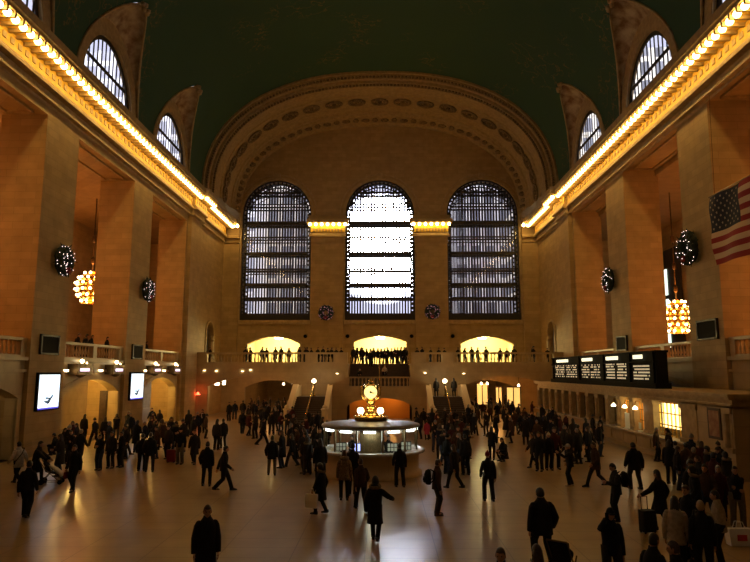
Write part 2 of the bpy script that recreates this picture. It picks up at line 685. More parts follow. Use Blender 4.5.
# passages under the galleries
for sx in (-1, 1):
    side = 'left' if sx < 0 else 'right'
    q = MB()
    q.box((sx * 24.5, 12, 0), (sx * 24.8, 66, ZB - .45))
    struct(q.build('wall_passage_%s' % side, M_STONE2), 'back wall of the low passage behind the %s arches' % side, 'wall')

# cornice
def cornice_prof(mb, place, u0, u1, u0s=None):
    prof = [(0, 22.95), (.25, 22.9), (.4, 22.3), (1.35, 21.95), (1.62, 21.9), (1.62, 21.45), (1.5, 21.4), (1.5, 21.25), (.42, 21.2), (.34, 21.1),
            (.3, 20.3), (.42, 20.25), (.55, 20.05), (.55, 19.9), (.2, 19.85), (.16, 19.6), (.3, 19.5), (.3, 19.35), (.05, 19.3), (0, 19.2)]
    mb.loft([[place(u, d, z) for d, z in prof] for u in (u0, u1)])
    return prof
for sx in (-1, 1):
    side = 'left' if sx < 0 else 'right'
    cm = MB()
    pl = lambda u, d, z: (sx * (HW - d), u, z)
    cornice_prof(cm, pl, -12, 59.0)
    cornice_prof(cm, lambda u, d, z: (sx * (HW - .35 - d), u, z), 59.0, 62.8)
    cornice_prof(cm, pl, 62.8, 72.2)
    o = struct(cm.build('trim_cornice_%s' % side, M_TRIM), 'long projecting stone cornice lit by bulbs along the %s wall' % side, 'cornice')
    fz = MB()
    for ya, yb, e_ in ((-12, 59, 0), (59, 62.8, .35), (62.8, 72.2, 0)):
        fz.box((sx * (HW - .3 - e_), ya, 20.3), (sx * (HW - .37 - e_), yb, 21.12))
        fz.box((sx * (HW - .4 - e_), ya, 21.14), (sx * (HW - 1.4 - e_), yb, 21.2))
    fz.build('bulb_lit_frieze', M_BULBLIT, o, False, True)  # frieze and soffit coloured as the bulbs light them
    br_ = MB()
    y = 18.0
    while y < 72:
        e_ = .35 if 59 < y < 62.8 else 0
        br_.box((sx * (HW - .4 - e_), y + .26, 20.95), (sx * (HW - 1.5 - e_), y + .40, 21.27))
        br_.cbox((sx * (HW - .36 - e_), y, 20.7), (.12, .3, .3))
        y += .66
    br_.build('brackets', M_TRIM, o, False, True)

# end wall
me_ = lambda u, z, d: (u, YE + d, z)
WINS = [(-16.25, -8.1), (-4.07, 4.03), (7.85, 16.2)]
ew = MB()
wall_band(ew, me_, -19.2, 19.2, 9.6, 34, [(a, b, 10.3, 22.9, 27.0) for a, b in WINS], 2.2)
LOW = [(-15.2, -9.2, ZB, 7.55, 8.4), (-3.0, 3.0, ZB, 7.8, 8.45), (9.2, 15.2, ZB, 7.55, 8.4)]
wall_band(ew, me_, -19.2, 19.2, 0, 4.8, [(-17.2, -7.8, 0, 3.4, 4.2), (7.8, 17.2, 0, 3.4, 4.2)], 1.0)
wall_band(ew, me_, -19.2, 19.2, 4.8, 9.6, LOW, 1.0)
struct(ew.build('wall_end', M_STONE), 'far end wall of coursed limestone with three tall windows', 'wall')
tr = MB()
for a, b in WINS:
    arch_band(tr, me_, (a, b, 10.3, 22.9, 27.0), .0, .3, -.12, .1)
    arch_band(tr, me_, (a, b, 10.3, 22.9, 27.0), .55, .7, -.08, .1)
    tr.box((a - .1, YE - .3, 9.85), (b + .1, YE + .1, 10.3))
    c = (a + b) / 2
    tr.box((c - .35, YE - .3, 27.1), (c + .35, YE + .05, 27.75))
for op in LOW:
    arch_band(tr, me_, op, 0, .25, -.1, .05)
struct(tr.build('trim_window_surrounds', M_TRIM), 'carved mouldings around the tall end windows', 'trim')
for x in (-6.1, 5.95):
    p = MB()
    p.box((x - 1.85, YE - .45, ZB), (x + 1.85, YE + .05, 19.2))
    p.box((x - 2.0, YE - .55, ZB), (x + 2.0, YE + .05, 6.1))
    prof = [(0, 22.6), (.3, 22.5), (.45, 22.1), (.6, 22.0), (.6, 21.6), (.5, 21.5), (.1, 21.4), (.05, 20.5), (.2, 20.4), (.3, 20.1), (.3, 19.95), (.05, 19.9), (.1, 19.5), (.1, 19.2), (-.3, 19.2), (-.3, 22.6)]
    p.loft([[(x - sgn * (1.85 + d), YE - .45 - d, z) for d, z in prof] for sgn in (1, -1)])
    for k in range(10):
        p.cbox((x - 1.6 + k * .355, YE - .62, 20.75), (.16, .2, .35))
    struct(p.build('wall_window_pier', M_STONE), 'limestone pier with small cornice %s the middle window' % ('left of' if x < 0 else 'right of'), 'pier')
for sx in (-1, 1):
    p = MB()
    p.box((sx * 16.45, YE - .3, ZB), (sx * 18.3, YE + .05, 19.2))
    cornice_prof(p, lambda u, d, z: (sx * u, YE - d * .9, z), 16.5, 18.3)
    struct(p.build('wall_corner_pier', M_STONE), 'narrow corner pier at the %s end of the far wall' % ('left' if sx < 0 else 'right'), 'pier')

# deep decorated arch in front of the end wall
rp = [(62.9, 0), (62.9, .22), (63.1, .26), (63.1, .42), (63.35, .46), (63.35, .62), (63.7, .66), (63.7, .95), (64.2, 1.0), (64.2, 1.12), (64.4, 1.16),
      (66.0, 1.22), (66.1, 1.34), (66.25, 1.34), (68.6, 1.40), (68.7, 1.30), (68.9, 1.30), (70.2, 1.42), (70.3, 1.6), (70.6, 1.62), (70.7, 1.78), (72.4, 1.9), (72.5, 2.05), (73.1, 2.1)]
def ring_pt(t, dr, y):
    x, z = vault_pt(t, HW - dr * .9, BV - dr)
    return (x, y, ZS + z)
rm = MB()
NR = 64
rm.loft([[ring_pt(PI * i / NR, dr, y) for y, dr in rp] for i in range(NR + 1)], cap=False, closed=False)
o = struct(rm.build('ceiling_end_arch', mat('arch_stone', (.42, .30, .13), .65, noise=3, col2=(.30, .21, .09))), 'deep carved arch framing the far end wall', 'arch')
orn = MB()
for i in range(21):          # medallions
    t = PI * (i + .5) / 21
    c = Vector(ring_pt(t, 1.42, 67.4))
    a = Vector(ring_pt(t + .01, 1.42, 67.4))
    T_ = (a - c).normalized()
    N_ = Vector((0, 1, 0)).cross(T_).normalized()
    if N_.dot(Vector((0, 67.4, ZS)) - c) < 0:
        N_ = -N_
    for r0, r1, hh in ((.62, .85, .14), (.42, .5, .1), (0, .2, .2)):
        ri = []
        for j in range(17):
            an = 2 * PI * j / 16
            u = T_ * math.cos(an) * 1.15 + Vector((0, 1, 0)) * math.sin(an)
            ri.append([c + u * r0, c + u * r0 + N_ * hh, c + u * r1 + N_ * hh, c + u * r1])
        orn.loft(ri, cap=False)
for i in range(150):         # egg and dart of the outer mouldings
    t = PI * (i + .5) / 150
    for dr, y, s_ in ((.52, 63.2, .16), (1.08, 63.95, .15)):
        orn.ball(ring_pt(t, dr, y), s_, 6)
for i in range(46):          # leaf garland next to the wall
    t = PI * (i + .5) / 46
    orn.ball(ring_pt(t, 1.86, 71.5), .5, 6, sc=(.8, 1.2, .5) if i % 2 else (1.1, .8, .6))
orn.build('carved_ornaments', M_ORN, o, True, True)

# back wall behind the photographer
bw = MB()
bw.box((-30, -12.6, 0), (30, -12, 36))
struct(bw.build('wall_back', M_STONE), 'wall behind the photographer', 'wall')
rf = MB()
for sx in (-1, 1):
    rf.box((sx * (XP - .2), -12, 18.9), (sx * XG, 75, 19.7))
struct(rf.build('ceiling_gallery', M_STONE), 'flat ceiling above both galleries', 'ceiling')

# tall end windows
def tall_window(n, a, b, name):
    root = empty('window_%d' % n, ((a + b) / 2, YE, 10.3))
    struct(root, name, 'window')
    op = (a, b, 10.3, 22.9, 27.0)
    for lay, d0 in enumerate((.25, 1.75)):
        g = MB()
        m = me_
        arch_band(g, m, op, -.16, .02, d0, d0 + .2)
        arch_band(g, m, op, -.5, -.38, d0, d0 + .2)
        z = 11.2                                     # little blocks of the pierced border
        while z < 22.9:
            for u in (a + .16, b - .38):
                bar(g, m, u, u + .22, z, z + .2, d0, d0 + .2)
            z += .5
        c, h = (a + b) / 2, (b - a) / 2
        for i in range(1, 24):
            an = PI * i / 24
            p0 = (c + (h - .45) * math.cos(an), 22.9 + 3.65 * math.sin(an))
            p1 = (c + (h - .1) * math.cos(an), 22.9 + 4.0 * math.sin(an))
            g.tube([m(p0[0], p0[1], d0 + .1), m(p1[0], p1[1], d0 + .1)], .09, 4)
        bar(g, m, a, b, 10.3, 11.1, d0 - .1, d0 + .25)
        for zz, th in ((21.8, .24), (18.15, .2), (14.45, .2), (12.85, .15), (20.1, .09), (16.3, .09), (23.75, .08), (19.75, .06), (15.95, .06), (24.1, .06), (25.5, .12)):
            hw = h - .4
            if zz > 22.9:
                hw = h * math.sqrt(1 - ((zz - 22.9) / 4.1) ** 2) - .3
            bar(g, m, c - hw, c + hw, zz - th, zz + th, d0, d0 + .18)
        nb_ = 22
        for i in range(nb_ + 1):
            u = a + .45 + (b - a - .9) * i / nb_
            th = (.10 if i % 4 == 0 else .08) * (1 if lay == 0 else .5)
            top = archz(u, op) - .35 if abs(u - c) < h - .5 else 22.9
            if abs(u - c) < h - .5:
                top = min(top, 26.3)
            bar(g, m, u - th, u + th, 11.0, top, d0 + .03, d0 + .13)
        # radial bars of the fanlight
        for i in range(1, 10):
            an = PI * i / 10
            g.tube([m(c + 1.2 * math.cos(an), 25.4 + .3 * math.sin(an), d0 + .1), m(c + (h - .4) * math.cos(an), 22.9 + 3.7 * math.sin(an), d0 + .1)], .05, 4)
        o = g.build('window_frame', M_IRON, root, False, True)
    p = MB()
    us = arch_us(op)
    p.add([me_(u, archz(u, op), .45) for u in us] + [me_(b, 10.3, .45), me_(a, 10.3, .45)], [tuple(range(len(us) + 2))])
    p.build('pane', M_GLASS, root, False, True)
for n, (ab, nm) in enumerate(zip(WINS, ['tall arched window at the left of the far wall', 'tall glaring arched window in the middle of the far wall', 'tall arched window at the right of the far wall'])):
    tall_window(n + 1, *ab, nm)

# office buildings across the street, behind the side windows
def facade_mat(name, c1, c2):
    m = bpy.data.materials.new(name)
    m.use_nodes = True
    nt = m.node_tree
    b = nt.nodes['Principled BSDF']
    tc = nt.nodes.new('ShaderNodeTexCoord')
    sp = nt.nodes.new('ShaderNodeSeparateXYZ')
    cb = nt.nodes.new('ShaderNodeCombineXYZ')
    nt.links.new(tc.outputs['Object'], sp.inputs[0])
    nt.links.new(sp.outputs['X'], cb.inputs['X'])
    nt.links.new(sp.outputs['Z'], cb.inputs['Y'])
    br = nt.nodes.new('ShaderNodeTexBrick')
    br.offset = 0
    br.inputs['Scale'].default_value = 1
    br.inputs['Brick Width'].default_value = 2.6
    br.inputs['Row Height'].default_value = 3.4
    br.inputs['Mortar Size'].default_value = .5
    br.inputs['Color1'].default_value = (*c1, 1)
    br.inputs['Color2'].default_value = (*[c * .6 for c in c1], 1)
    br.inputs['Mortar'].default_value = (*c2, 1)
    nt.links.new(cb.outputs[0], br.inputs['Vector'])
    nt.links.new(br.outputs['Color'], b.inputs['Base Color'])
    return m
for nm, x0, x1, y0, zt, c1, c2, lb in (
        ('office_building', -60, -21.0, 104, 60, (.5, .5, .55), (.9, .88, .86), 'pale office block seen through the left window'),
        ('office_building', -21.0, -9.5, 112, 60, (.3, .3, .32), (.85, .78, .66), 'grey stone tower seen through the right half of the left window'),
        ('office_building', 9.5, 22, 112, 60, (.28, .28, .32), (.85, .82, .8), 'grey tower seen through the left half of the right window'),
        ('office_building', 22.0, 60, 104, 60, (.25, .25, .27), (.8, .74, .6), 'tan office block seen through the right window')):
    q = MB()
    q.box((x0, y0, 0), (x1, y0 + 20, zt))
    for k in range(int((x1 - x0) / 2.6)):
        q.box((x0 + k * 2.6, y0 - .35, 0), (x0 + k * 2.6 + .7, y0, zt))
    for k in range(17):
        q.box((x0, y0 - .2, k * 3.4), (x1, y0, k * 3.4 + .9))
    tag(q.build(nm, facade_mat(nm, c1, c2)), lb, 'building')
# ================================================================= END BALCONY AND STAIRS
YB = 63.5
mb_ = lambda u, z, d: (u, YB + d, z)
fw_ = MB()
wall_band(fw_, mb_, -18.3, -3.2, 0, ZB, [(-17.0, -8.1, 0, 3.0, 4.0)], .7)
wall_band(fw_, mb_, 3.2, 18.3, 0, ZB, [(8.1, 17.0, 0, 3.0, 4.0)], .7)
for sx in (-1, 1):
    fw_.box((sx * 3.2, YB - .12, ZB - .35), (sx * 18.3, YB + .1, ZB + .05))
    fw_.box((sx * 3.2, YB - .07, ZB - 1.05), (sx * 18.3, YB + .05, ZB - .9))
    arch_band(fw_, mb_, (-17.0, -8.1, 0, 3.0, 4.0) if sx < 0 else (8.1, 17.0, 0, 3.0, 4.0), 0, .35, -.08, .1)
struct(fw_.build('wall_balcony_front', M_STONE2), 'pale smooth stone wall under the end balcony with two wide arches', 'wall')
bf = MB()
bf.box((-18.3, YB + 1.5, ZB - .4), (18.3, YE + .2, ZB))
for sx in (-1, 1):
    bf.box((sx * 3.2, YB, ZB - .4), (sx * 18.3, YB + 1.5, ZB))
struct(bf.build('floor_balcony', M_STONE2), 'stone floor of the end balcony', 'floor')

# rooms behind the arches
def room(x0, x1, y0, y1, z0, z1, name, label, mt, front=False):
    q = MB()
    q.box((x0 - .2, y0, z0), (x0, y1, z1))
    q.box((x1, y0, z0), (x1 + .2, y1, z1))
    q.box((x0, y1, z0), (x1, y1 + .2, z1))
    q.box((x0 - .2, y0, z1), (x1 + .2, y1 + .2, z1 + .2))
    if z0 > .1:
        q.box((x0, y0, z0 - .2), (x1, y1, z0))
    return struct(q.build(name, mt), label, 'wall')
M_YEL = mat('cream_paint', (.75, .66, .38), .8)
for (a, b, *_r), nm in zip(LOW, ('left', 'middle', 'right')):
    room(a - .6, b + .6, YE + 1.0, YE + 7, ZB, 8.9, 'wall_lobby', 'brightly lit cream lobby behind the %s balcony arch' % nm, M_YEL)
    c = (a + b) / 2
    lp = MB()
    lp.lathe([(.1, .5), (.12, .45), (.5, .3), (.55, .1), (.4, 0)], (c, YE + 3.5, 8.3), 16)
    tag(lp.build('ceiling_light', M_LAMP, None, True), 'glowing bowl ceiling lamp in the lobby behind the %s balcony arch' % nm, 'ceiling light')
    light('lobby_light', 'POINT', (c, YE + 3.2, 7.7), 2200 if nm != 'middle' else 2600, (1, .78, .32), .5)
for sx, nm in ((-1, 'left'), (1, 'right')):
    x0, x1 = (-17.6, -7.4) if sx < 0 else (7.4, 17.6)
    room(x0, x1, YB + .7, 99, 0, 4.3, 'wall_passage', 'wide passage under the end balcony, %s of the stairs' % nm, M_STONE)
    q = MB()
    wall_band(q, lambda u, z, d: (u, 71 + d, z), x0, x1, 0, 4.3, [(x0 + 2.6, x1 - .8, 0, 2.7, 3.5)] if sx < 0 else [(x0 + .6, x1 - 2.6, 0, 2.7, 3.5)], .6)
    struct(q.build('wall_inner_arch', M_STONE2), 'second segmental arch deep in the %s passage' % nm, 'wall')
    for yy in (66.8, 77, 88):
        c = (x0 + x1) / 2 + sx * -.6
        lp = MB()
        lp.lathe([(.04, .3), (.2, .22), (.22, .08), (.1, 0)], (c, yy, 4.0), 12)
        tag(lp.build('ceiling_light', M_LAMP, None, True), 'glowing ceiling lamp of the %s passage, %s from the arch' % (nm, {66.8: 'first', 77: 'second', 88: 'third'}[yy]), 'ceiling light')
        light('passage_light', 'POINT', (c, yy, 3.4), (150 if sx < 0 else 260) if yy < 70 else 130, (1, .42, .09) if yy < 70 else (1, .55, .2), .3)

def balusters(root, pts, h, r=.085):
    proto = None
    for p in pts:
        if proto is None:
            q = MB()
            q.lathe([(r, 0), (r, .05), (r * .55, .1), (r, h * .35), (r * .9, h * .45), (r * .45, h * .75), (r * .6, h * .9), (r, h * .94), (r, h)], n=8)
            proto = q.build('baluster', M_TRIM, root, True)
            proto.location = Vector(p) - root.location
        else:
            c = proto.copy()
            COL.objects.link(c)
            c.location = Vector(p) - root.location
            c.parent = root

for sx in (-1, 1):
    nm = 'left' if sx < 0 else 'right'
    r = empty('balustrade', (sx * 10.7, YB + .25, ZB))
    tag(r, 'stone balustrade of the end balcony, %s of the stairs' % nm, 'balustrade', kind='structure')
    q = MB()
    q.box((sx * 3.2, YB + .05, ZB), (sx * 18.3, YB + .45, ZB + .18))
    q.box((sx * 3.2, YB, ZB + .98), (sx * 18.3, YB + .5, ZB + 1.15))
    q.build('rail', M_STONE2, r, False, True)
    xs = []
    for k, (a, b) in enumerate(((3.2, 4.6), (6.2, 7.4), (9.2, 15.8), (17.2, 18.3))):
        q = MB()
        q.box((sx * (a if k else a), YB + .03, ZB + .15), (sx * b, YB + .47, ZB + 1.0))
        if k in (0, 1, 3):
            q.build('pedestal', M_STONE2, r, False, True)
    for a, b in ((4.7, 6.1), (7.5, 17.1)):
        n = int((b - a) / .34)
        xs += [(sx * (a + .2 + i * .34), YB + .25, ZB + .17) for i in range(n)]
    balusters(r, xs, .82)

# grand staircase
st = MB()
def steps_y(mb, x0, x1, y0, y1, z0, z1, n):
    for i in range(n):
        mb.box((x0, y0 + (y1 - y0) * i / n, z0 if z0 else 0), (x1, y1, z0 + (z1 - z0) * (i + 1) / n))
sr = empty('staircase', (0, 59, 0))
tag(sr, 'double marble staircase rising to the end balcony', 'staircase', kind='structure')
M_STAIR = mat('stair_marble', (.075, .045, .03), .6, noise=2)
for sx in (-1, 1):
    q = MB()
    n = 13
    for i in range(n):
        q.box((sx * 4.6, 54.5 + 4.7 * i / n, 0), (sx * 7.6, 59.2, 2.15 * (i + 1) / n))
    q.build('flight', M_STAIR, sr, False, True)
    q = MB()
    q.box((sx * 4.6, 59.2, 0), (sx * 7.6, 62.2, 2.15))
    for i in range(5):
        q.box((sx * (4.6 - .32 * i), 59.5, 0), (sx * 2.9, 62.2, 2.15 + .95 * (i + 1) / 5))
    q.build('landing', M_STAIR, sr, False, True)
    for xa, xb, nm in ((4.35, 4.7, 'inner'), (7.55, 7.9, 'outer')):
        q = MB()
        prof = [(54.2, 0), (54.2, .95), (54.7, .95), (59.3, 3.15), (62.3 if nm == 'outer' else 59.5, 3.15), (62.3 if nm == 'outer' else 59.5, 0)]
        q.prism(prof, lambda a, b: (sx * xa, a, b), lambda a, b: (sx * xb, a, b))
        q.prism([(54.1, .95), (54.1, 1.08), (54.7, 1.08), (59.3, 3.28), (59.6, 3.28), (59.6, 3.12), (54.75, .95)], lambda a, b: (sx * (xa - .06), a, b), lambda a, b: (sx * (xb + .06), a, b))
        q.lathe([(.28, 0), (.28, 1.2), (.34, 1.25), (.34, 1.35), (.2, 1.4), (.22, 1.55), (.02, 1.75)], (sx * (xa + xb) / 2, 54.3, 0), 8)
        q.build('stringer', mat('stringer_marble', (.66, .5, .28), .35), sr, False, True)
front = MB()
wall_band(front, lambda u, z, d: (u, 59.2 + d, z), -4.5, 4.5, 0, 3.1, [(-3.0, 3.0, 0, 1.1, 2.05)], .3)
front.prism([(-4.5, 3.1), (-4.5, 3.15), (-2.75, 3.85), (-2.75, 3.1)], lambda a, b: (a, 59.2, b), lambda a, b: (a, 59.5, b))
front.prism([(4.5, 3.1), (4.5, 3.15), (2.75, 3.85), (2.75, 3.1)], lambda a, b: (a, 59.2, b), lambda a, b: (a, 59.5, b))
front.prism([(-4.6, 3.15), (-4.6, 3.28), (-2.75, 3.98), (2.75, 3.98), (4.6, 3.28), (4.6, 3.15), (2.75, 3.85), (-2.75, 3.85)], lambda a, b: (a, 59.1, b), lambda a, b: (a, 59.6, b))
front.build('landing_wall', M_STONE2, sr, False, True)
q = MB()
n = 12
q.box((-3.0, 59.5, 3.0), (3.0, 61.2, 3.1))
for i in range(n):
    q.box((-3.0, 61.2 + 3.8 * i / n, 2.7), (3.0, 65.0, 3.1 + 2.1 * (i + 1) / n))
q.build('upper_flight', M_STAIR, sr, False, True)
q = MB()
for sx in (-1, 1):
    q.box((sx * 3.0, 61.2, 0), (sx * 3.2, 65, ZB))
    q.box((sx * 4.5, 62.2, 0), (sx * 3.0, 62.5, 3.1))
q.build('flight_wall', M_STONE2, sr, False, True)
pr_ = empty('balusters_holder')
bpy.data.objects.remove(pr_)
q = MB()
k = 0
bproto = None
for i in range(16):
    u = -2.6 + 5.2 * i / 15
    if bproto is None:
        z = MB()
        z.lathe([(.09, 0), (.05, .1), (.09, .3), (.045, .55), (.09, .68), (.09, .72)], n=8)
        bproto = z.build('baluster', M_TRIM, sr, True)
        bproto.location = Vector((u, 59.35, 3.12)) - sr.location
    else:
        c = bproto.copy()
        COL.objects.link(c)
        c.location = Vector((u, 59.35, 3.12)) - sr.location
        c.parent = sr
for x in (-2.9, 0, 2.9):
    q = MB()
    q.tube([(x, 61.2, 3.1), (x, 61.2, 4.05), (x, 65, 6.15), (x, 65, 5.2)], .045, 8)
    q.build('handrail', M_BRASS, sr, True, True)
for sx in (-1, 1):
    x = sx * 6.1
    q = MB()
    q.tube([(x, 54.6, 0), (x, 54.6, 1.0), (x, 59.2, 3.1), (x, 59.6, 3.1), (x, 59.6, 2.15)], .045, 8)
    q.build('handrail', M_BRASS, sr, True, True)
    lr = empty('lamp_post', (x, 59.9, 2.15))
    tag(lr, 'globe lamp post on the landing of the %s stair flight' % ('left' if sx < 0 else 'right'), 'lamp post')
    q = MB()
    q.lathe([(.16, 0), (.16, .1), (.05, .2), (.04, 1.1), (.1, 1.15), (.12, 1.25)], n=10)
    q.build('post', M_BRASS, lr, True)
    q = MB()
    q.ball((0, 0, 1.42), .21, 12)
    q.build('globe', M_LAMP, lr, True)
    light('stair_lamp_light', 'POINT', (x, 59.0, 4.2), 110, (1, .7, .35), .2)
# ramp behind the stair front; its orange light is also in the wall colour
q = MB()
q.box((-3.4, 59.5, 0), (-3.2, 62.5, 3.0))
q.box((3.2, 59.5, 0), (3.4, 62.5, 3.0))
q.box((-3.4, 62.5, 0), (3.4, 62.7, 3.0))
struct(q.build('wall_ramp', mat('orange_lit_wall', (.55, .25, .06), .8)), 'orange lit wall inside the opening below the stair landing', 'wall')
light('ramp_light', 'POINT', (1.2, 61.2, 1.9), 70, (1, .42, .08), .2)
light('ramp_light', 'POINT', (-1.6, 61.2, 1.9), 50, (1, .42, .08), .2)

# ================================================================= SIDE GALLERY BALUSTRADES, SIGNS, SCREENS
for sx in (-1, 1):
    for k, (a, b) in enumerate(BAYS):
        if k == 0:
            continue
        nm = 'left' if sx < 0 else 'right'
        wh = ['', 'before the nearest visible pier', 'between the two piers with wreaths', 'in the bay nearest the end wall'][k]
        r = empty('balustrade', (sx * (HW + .4), (a + b) / 2, ZB))
        tag(r, 'low stone balustrade of the %s gallery, %s' % (nm, wh), 'balustrade', kind='structure')
        q = MB()
        q.box((sx * (HW + .25), a, ZB), (sx * (HW + .6), b, ZB + .15))
        q.box((sx * (HW + .2), a, ZB + .9), (sx * (HW + .65), b, ZB + 1.05))
        q.build('rail', M_STONE2, r, False, True)
        for c in (a + .25, (a + b) / 2, b - .25):
            q = MB()
            q.cbox((sx * (HW + .42), c, ZB + .52), (.4, .5, .8))
            q.build('pedestal', M_STONE2, r, False, True)
        n = 19
        balusters(r, [(sx * (HW + .42), a + .7 + (b - a - 1.4) * i / n, ZB + .14) for i in range(n + 1) if abs(i - 9.5) > .6], .76)

M_SCREEN = bpy.data.materials.new('screen_map')
def screen_mat():
    m = M_SCREEN
    m.use_nodes = True
    nt = m.node_tree
    b = nt.nodes['Principled BSDF']
    tc = nt.nodes.new('ShaderNodeTexCoord')
    n = nt.nodes.new('ShaderNodeTexNoise')
    n.inputs['Scale'].default_value = 1.7
    n.inputs['Detail'].default_value = 3
    nt.links.new(tc.outputs['Object'], n.inputs['Vector'])
    cr = nt.nodes.new('ShaderNodeValToRGB')
    cr.color_ramp.elements[0].position = .3
    cr.color_ramp.elements[0].color = (.55, .8, 1, 1)
    cr.color_ramp.elements[1].position = .6
    cr.color_ramp.elements[1].color = (1, 1, 1, 1)
    nt.links.new(n.outputs['Fac'], cr.inputs[0])
    nt.links.new(cr.outputs[0], b.inputs['Emission Color'])
    b.inputs['Emission Strength'].default_value = 1.5
    b.inputs['Base Color'].default_value = (.02, .02, .03, 1)
screen_mat()
M_BLUE = mat('blue_edge', (.05, .05, .3), .5, emit=(.12, .1, .9), es=.8)
for yc, nm in ((35.55, 'nearest'), (48.25, 'second')):
    r = empty('display_screen', (-HW, yc, 2.4))
    tag(r, 'large bright white video screen on the %s pier of the left wall' % nm, 'screen')
    w = 1.08 if yc < 40 else 1.18
    q = MB()
    q.box((-HW, yc - w - .12, 2.35), (-HW + .14, yc + w + .12, 4.42))
    q.build('frame', M_BLACK, r, False, True)
    q = MB()
    q.box((-HW + .14, yc - w, 2.5), (-HW + .16, yc + w, 4.3))
    q.build('screen', M_SCREEN, r, False, True)
    q = MB()
    q.box((-HW + .145, yc - w, 2.42), (-HW + .165, yc + w, 2.5))
    q.build('blue_bar', M_BLUE, r, False, True)
    q = MB()                                          # the swoosh of the picture
    q.tube([(-HW + .17, yc - .5, 2.85), (-HW + .17, yc - .15, 2.78), (-HW + .17, yc + .35, 3.15)], [.03, .09, .03], 6)
    q.tube([(-HW + .17, yc - .35, 3.02), (-HW + .17, yc + .05, 3.0)], [.05, .03], 6)
    q.build('emblem', mat('blue_mark', (.1, .3, .6), .5), r, False, True)
for x, yc, z, s_, lb in ((-HW, 35.4, 5.95, .92, 'on the nearest pier of the left wall'), (-HW, 48.1, 5.92, .92, 'on the second pier of the left wall'),
                         (HW, 35.2, 6.75, 1.05, 'on the right wall pier beside the flag'), (HW, 47.9, 6.54, .95, 'on the right wall pier above the departure board')):
    sgn = 1 if x < 0 else -1
    r = empty('loudspeaker_panel', (x, yc, z - .5))
    tag(r, 'square black grille panel ' + lb, 'panel')
    q = MB()
    q.box((x, yc - s_, z - .5), (x + sgn * .1, yc + s_, z + .5))
    q.build('grille', M_BLACK, r, False, True)
    q = MB()
    for a in (-1, 1):
        q.box((x, yc + a * s_ - .06, z - .56), (x + sgn * .14, yc + a * s_ + .06, z + .56))
        q.box((x, yc - s_ - .06, z + a * .5 - .05), (x + sgn * .14, yc + s_ + .06, z + a * .5 + .05))
    q.build('frame', M_IRON, r, False, True)

M_SIGN = mat('sign_glow', (1, 1, 1), .5, emit=(.85, .7, 1), es=1.6)
wl_names = ['nearest', 'second', 'third', 'farthest']
for i, yc in enumerate((39.2, 44.3, 51.9, 56.9)):
    r = empty('track_sign', (-HW + .3, yc, 4.3))
    tag(r, 'dark framed sign with a lit white panel on the left wall, %s of four' % wl_names[i], 'sign')
    q = MB()
    q.box((-HW - .25, yc - .95, 4.28), (-HW + .35, yc + .95, 4.86))
    q.box((-HW - .25, yc - 1.0, 4.86), (-HW + .4, yc + 1.0, 4.93))
    q.tube([(-HW + .1, yc, 4.28), (-HW + .1, yc, 4.1)], [.4, .1], 8)
    q.build('housing', M_BRONZE, r, False, True)
    q = MB()
    q.box((-HW + .35, yc - .6, 4.48), (-HW + .37, yc + .6, 4.66))
    q.build('lit_panel', M_SIGN, r, False, True)
    q = MB()
    q.ball((-HW + .15, yc, 5.1), .13, 10)
    q.build('globe', M_LAMP, r, True, True)
    q = MB()
    q.ball((-HW + .1, yc + .75, 5.0), .06, 6)
    q.build('small_bulb', M_LAMP, r, True, True)
for i, yc in enumerate((37.55, 42.2, 50.0, 54.4)):
    q = MB()
    q.box((-HW - .28, yc - .12, 4.52), (-HW + .1, yc + .12, 4.58))
    q.box((-HW - .02, yc - .14, 4.46), (-HW + .08, yc + .14, 4.53))
    tag(q.build('wall_lamp', M_LAMP), 'small glowing wall lamp left of the %s dark sign' % wl_names[i], 'lamp')

# lit inside of the passages behind the low arches; doors
for k, (a, b) in enumerate(BAYS):
    for sx in (-1, 1):
        if k == 0:
            continue
        c = (a + b) / 2
        if sx < 0:
            lp = MB()
            lp.lathe([(.05, .4), (.3, .3), (.32, .12), (.15, 0)], (sx * 20.3, c + 1.2, 4.0), 10)
            tag(lp.build('ceiling_light', M_LAMP, None, True), 'bowl lamp under the left gallery, behind the %s low arch' % ['', 'nearest', 'second', 'third'][k], 'ceiling light')
            light('arch_light', 'POINT', (-20.0, c + 1.0, 3.5), [0, 12, 430, 400][k], (1, .58, .12), .25)
for y, x, nm in ((46.05, -19.68, 'second'), (58.65, -19.9, 'third')):
    q = MB()
    q.box((x - .2, y - .1, .1), (x + .2, y, 3.0))
    q.box((x - .27, y - .06, 0), (x + .27, y + .02, 3.1))
    if nm == 'second':
        struct(q.build('door_3', M_WOOD), 'tall dark door in the lit side of the %s left pier' % nm, 'door')
for i, (y, h) in enumerate(((31.3, 2.9), (39.3, 2.9))):
    q = MB()
    q.box((-20.2, y - .8, 0), (-20.0, y + .8, h))
    struct(q.build('door_%d' % (4 + i), M_WOOD), 'dark wooden doors inside the %s low arch of the left wall' % ['nearest', 'second'][i], 'door')
# red exit lamp and door in the left corner
q = MB()
q.ball((-17.75, 62.7, 2.35), .12, 8)
q.box((-17.95, 62.6, 2.2), (-17.6, 63.0, 2.28))
tag(q.build('exit_lamp', M_REDL, None, True), 'small red lamp glowing in the left corner under the balcony', 'lamp')
light('exit_lamp_light', 'POINT', (-17.7, 62.3, 2.35), 9, (1, .06, .02), .1)
